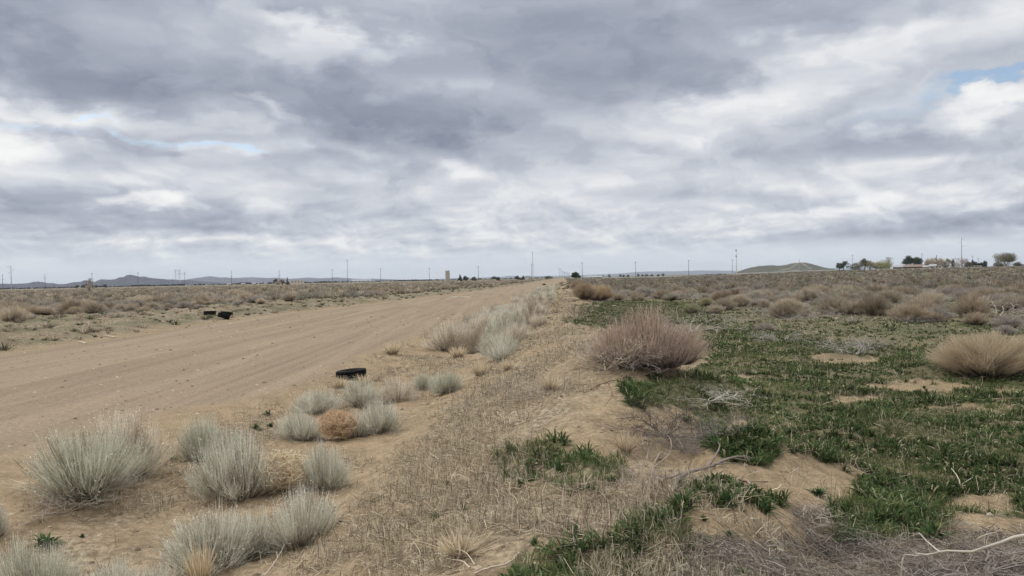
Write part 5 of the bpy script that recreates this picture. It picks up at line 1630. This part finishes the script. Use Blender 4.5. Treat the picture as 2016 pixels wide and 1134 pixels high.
house(1905, 1910, 524, 527, 600, 'tiny white shed right of the pinkish leafless tree', WHITEW, WHITEW, 'flat', 4, 0, 'shed', 'shed')
house(1913, 1930, 524, 526.3, 660, 'long low pale building before the cypress row', STUCCO, ROOFW, 'flat', 8, 3, 'shed', 'shed')
house(1465.5, 1470.5, 535.5, 539.3, 800, 'small white utility hut near the foot of the radio mast', WHITEW, WHITEW, 'flat', 3, 0, 'utility_hut', 'hut')
house(1033, 1044.5, 543, 548.2, 720, 'plain white shed below the pair of poles', WHITEW, WHITEW, 'flat', 8, 0, 'shed', 'shed')
house(1153, 1185, 542.8, 546.5, 900, 'long white low roofed building right of the dark round tree', WHITEW, ROOFW, 'gable', 14, 2, 'warehouse', 'warehouse', eave=.6)
house(694, 730, 550.5, 555.5, 1050, 'long white warehouse left of the standpipe under the pale blue slope', WHITEW, ROOFW, 'gable', 16, 4, 'warehouse', 'warehouse')
house(750, 773, 551.5, 554, 1080, 'low white warehouse right of the longer one', WHITEW, ROOFW, 'flat', 14, 3, 'warehouse', 'warehouse')
house(541, 551, 553, 559.3, 600, 'tan house with a front gable among trees at left', TANW, TANW, 'gable', 8, 1, face_gable=True)
house(572, 598, 552.5, 557.5, 1050, 'pale long building right of the tan gabled house', STUCCO, STUCCO, 'flat', 12, 4, 'warehouse', 'warehouse')
house(366, 380, 560, 562.5, 1050, 'white low building at the foot of the pole beside the pylon', WHITEW, WHITEW, 'flat', 9, 2, 'warehouse', 'warehouse')
house(405, 414, 558.8, 561.5, 1050, 'small white building right of the pylon', WHITEW, WHITEW, 'flat', 9, 1, 'shed', 'shed')
for px in (448, 476, 497, 520):
    house(px, px + 6, 557.2 + (520 - px) * .0197, 560 + (520 - px) * .0197, 1150, 'tiny white house below the long blue mountain slope', WHITEW, ROOFW, 'gable', 7, 1, group='tiny white houses under the mountains')


def wall_run(px0, px1, d0, d1, h, mat, label, n=24):
    a, b = onground(px0, d0), onground(px1, d1); mb = MB(); base = a.copy()
    xs = np.linspace(0, 1, n + 1)
    for k in range(n):
        p0 = a + (b - a) * xs[k] - base; p1 = a + (b - a) * xs[k + 1] - base
        z0 = float(height(*(p0 + base)[:2])) - base[2]; an = math.atan2(p1[1] - p0[1], p1[0] - p0[0]); L = np.hypot(*(p1 - p0)[:2])
        Mx = Matrix.Translation((p0[0], p0[1], z0)) @ Matrix.Rotation(an, 4, 'Z')
        mb.box((0, -.1, -.5), (L, .1, h + .05 * (k % 2)), Mx); mb.box((-.15, -.2, -.5), (.15, .2, h + .15), Mx)
    o = obj('boundary_wall', mb.mesh('boundary_wall', mat, attrs=False), None, base); tag(o, label, 'wall')


wall_run(1430, 1650, 700, 640, 1.3, WHITEW, 'pale long low wall along the foot of the hill')
wall_run(1715, 1870, 545, 540, .8, STUCCO, 'cream low wall in front of the town houses')
wall_run(1866, 2060, 545, 560, .9, CONC, 'grey low wall running to the right photo edge below the cypress row')
wall_run(1160, 1340, 950, 820, .8, WHITEW, 'thin pale wall under the small dark distant trees')

# ------------------------------------------------------------------ hills
def hill_mesh(prof, dist, depth, name, mat, label, seed, rough=.12, res=1.0, foot=0.0, trails=None, sharp=1.25):
    px = np.arange(prof[0][0], prof[-1][0] + .1, res); py = np.interp(px, [a for a, b in prof], [b for a, b in prof])
    py = py + .35 * fbm(px / 6, px * 0, 3, seed) * np.clip(rough * 6, .2, 1)
    n = 46; tt = np.linspace(-1, 1, n)
    V = np.zeros((len(px), n, 3)); tr = np.zeros((len(px), n))
    for i in range(len(px)):
        d = ray(px[i], py[i]); dh = d[:2] / np.hypot(*d[:2]); sl = d[2] / np.hypot(*d[:2])
        H = max(ZC + dist * sl, 0)
        D = dist + tt * depth
        sh = np.clip(1 - np.abs(tt) ** sharp, 0, 1)
        ridge = 1 + rough * fbm(px[i] / 9 + tt * 1.5, tt * 7, 4, seed + 3) * np.minimum(1, np.abs(tt) * 4) * 2
        V[i, :, 0] = dh[0] * D; V[i, :, 1] = dh[1] * D; V[i, :, 2] = np.maximum(H * sh * ridge, 0) - foot
        V[i, 0, 2] = V[i, -1, 2] = -4
    b = (np.arange(len(px) - 1) * n)[:, None] + np.arange(n - 1)[None]
    Q = np.stack([b, b + n, b + n + 1, b + 1], -1).reshape(-1, 4)
    me = bpy.data.meshes.new(name); fill_mesh(me, V.reshape(-1, 3), Q, None, True)
    if trails is not None:
        qx, qy = proj(V.reshape(-1, 3)); m = np.zeros(len(qx))
        for line, wd in trails:
            for (x0, y0), (x1, y1) in zip(line[:-1], line[1:]):
                f = np.clip(((qx - x0) * (x1 - x0) + (qy - y0) * (y1 - y0)) / ((x1 - x0) ** 2 + (y1 - y0) ** 2), 0, 1)
                dd = np.hypot(qx - x0 - f * (x1 - x0), qy - y0 - f * (y1 - y0)); m = np.maximum(m, sstep(wd, wd * .4, dd))
        m = m * np.repeat((tt < .05)[None], len(px), 0).reshape(-1)
        a = me.attributes.new('trail', 'FLOAT', 'POINT'); a.data.foreach_set('value', m.astype(np.float32))
    me.materials.append(mat); o = obj(name, me); tag(o, label, 'hill' if 'hill' in name else 'mountains', None, 'structure'); return o


def hill_mat(name, c0, c1, scale, trail=None):
    m, t, out = material(name); geo = t.node('ShaderNodeNewGeometry').outputs['Position']
    n = t.noise(geo, scale, 7, .65); c = t.mix(t.mr(n, .38, .62), c0, c1)
    if trail: c = t.mix(t.attr('trail'), c, trail)
    principled(t, out, c, .95, bump(t, n, .5, 2 / scale * .05)); return m


hill_mesh([(1436, 540), (1447, 537), (1460, 532), (1478, 526.5), (1496, 523.5), (1520, 522), (1537, 522.8), (1550, 520.5), (1562, 518), (1573, 516.8), (1586, 517), (1600, 520), (1612, 523.5), (1628, 527.5), (1645, 530.5), (1670, 532), (1700, 532)], 2600, 330, 'butte_hill',
          hill_mat('hill_grass', (.040, .045, .028), (.078, .072, .048), .02, (.22, .195, .15)), 'low olive green hill with pale trails right of centre', 121, .10, .5, 0,
          [([(1573, 517), (1566, 521), (1557, 528), (1545, 531)], 1.0), ([(1577, 517.2), (1584, 521), (1590, 526), (1597, 529)], 1.3), ([(1545, 531), (1535, 532)], .8), ([(1574, 518), (1574, 531)], .35), ([(1548, 533), (1590, 530)], .4)])
p = np.array([*(ray(1573.5, 516)[:2] / np.hypot(*ray(1573.5, 516)[:2]) * 2600), 0]); d_ = ray(1573.5, 517.2); p[2] = ZC + 2600 * d_[2] / np.hypot(*d_[:2]) - 1
t_ = thing('summit_mast', 'thin mast on the summit of the olive green hill', 'mast', p)
mb = MB(); mb.tubes(np.array([[[0, 0, -2], [0, 0, 6], [0, 0, 12]]]), np.array([[.5, .45, .3]]), 6); obj('shaft', mb.mesh('shaft', STEEL, attrs=False), t_)
mb = MB(); mb.bar((-1.6, 0, 9), (1.6, 0, 9), .5); obj('crossarm', mb.mesh('crossarm', STEEL, attrs=False), t_)

MTN = hill_mat('haze_tinted_rock', (.014, .016, .032), (.036, .035, .054), .0055)  # rock colour carries a painted blue haze tint on top of the air volume
MTN2 = hill_mat('haze_tinted_far_rock', (.030, .034, .058), (.062, .062, .085), .0035)  # paler and bluer: distance haze painted into the colour of the farther ridges
LEFTP = [(-260, 560), (-120, 556), (-60, 559), (-20, 557), (0, 558.3), (20, 559), (45, 558.5), (57, 557), (66, 554.8), (80, 554.6), (88, 556), (95, 557.3), (106, 557.2), (115, 559.5), (130, 558.8), (145, 555.5), (158, 554.8), (166, 552), (176, 552.3), (185, 555), (196, 551), (206, 549.6), (218, 550.5), (228, 549.5), (234, 546.5), (243, 545.5), (249, 541.5), (256, 540.8), (266, 542.5), (275, 544.8), (284, 544.6), (296, 547.2), (312, 548.4), (330, 550.3), (340, 550.0), (355, 551.2), (372, 550.5), (390, 553), (430, 556), (480, 558), (540, 560)]
hill_mesh(LEFTP, 5200, 900, 'near_mountains', MTN, 'dark purple grey mountain ridge on the left horizon', 131, .16, 1.0)
MIDP = [(330, 562), (355, 552.5), (372, 549.5), (388, 547.0), (404, 544.8), (414, 543.6), (424, 545.2), (436, 546.3), (442, 545.6), (452, 546.8), (470, 547), (484, 546.2), (497, 545.6), (510, 546.8), (530, 547), (545, 546.4), (556, 547.8), (570, 548.7), (590, 547.6), (608, 546.3), (618, 547), (630, 547.8), (645, 547.2), (662, 545.9), (676, 547.2), (695, 548.2), (715, 549), (735, 548.6), (760, 549.4), (800, 551), (850, 553)]
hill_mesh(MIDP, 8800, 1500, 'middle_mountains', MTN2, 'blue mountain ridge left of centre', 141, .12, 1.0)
FARP = [(760, 552), (860, 549.5), (900, 547.2), (950, 546.2), (990, 544.8), (1003, 542.3), (1012, 543.5), (1030, 545), (1070, 543), (1110, 542.8), (1150, 541.3), (1190, 540), (1225, 537.8), (1262, 534.7), (1300, 534.2), (1340, 533.8), (1380, 532.3), (1420, 532.8), (1470, 533), (1540, 533), (1620, 529), (1680, 525.5), (1700, 525.5), (1760, 529), (1880, 529), (1930, 527.5), (1950, 523.5), (1962, 520), (1975, 518.5), (1990, 518.2), (2010, 519.5), (2040, 521), (2120, 518), (2300, 523)]
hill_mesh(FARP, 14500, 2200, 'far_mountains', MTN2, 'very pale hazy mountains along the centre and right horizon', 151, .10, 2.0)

# ------------------------------------------------------------------ air
hm = bpy.data.materials.new('air'); hm.use_nodes = True; hm.node_tree.nodes.clear(); t = NT(hm.node_tree)
out = t.node('ShaderNodeOutputMaterial'); pv = t.node('ShaderNodeVolumePrincipled')
pv.inputs['Color'].default_value = (.80, .87, .97, 1); pv.inputs['Density'].default_value = HAZE = 6.0e-5; pv.inputs['Anisotropy'].default_value = .1
t.l.new(pv.outputs[0], out.inputs['Volume'])
mb = MB(); mb.box((-17000, -1500, -12), (17000, 17500, 215))
o = obj('haze', mb.mesh('haze', hm, attrs=False)); tag(o, 'thin pale haze over the whole plain', 'haze', None, 'stuff')
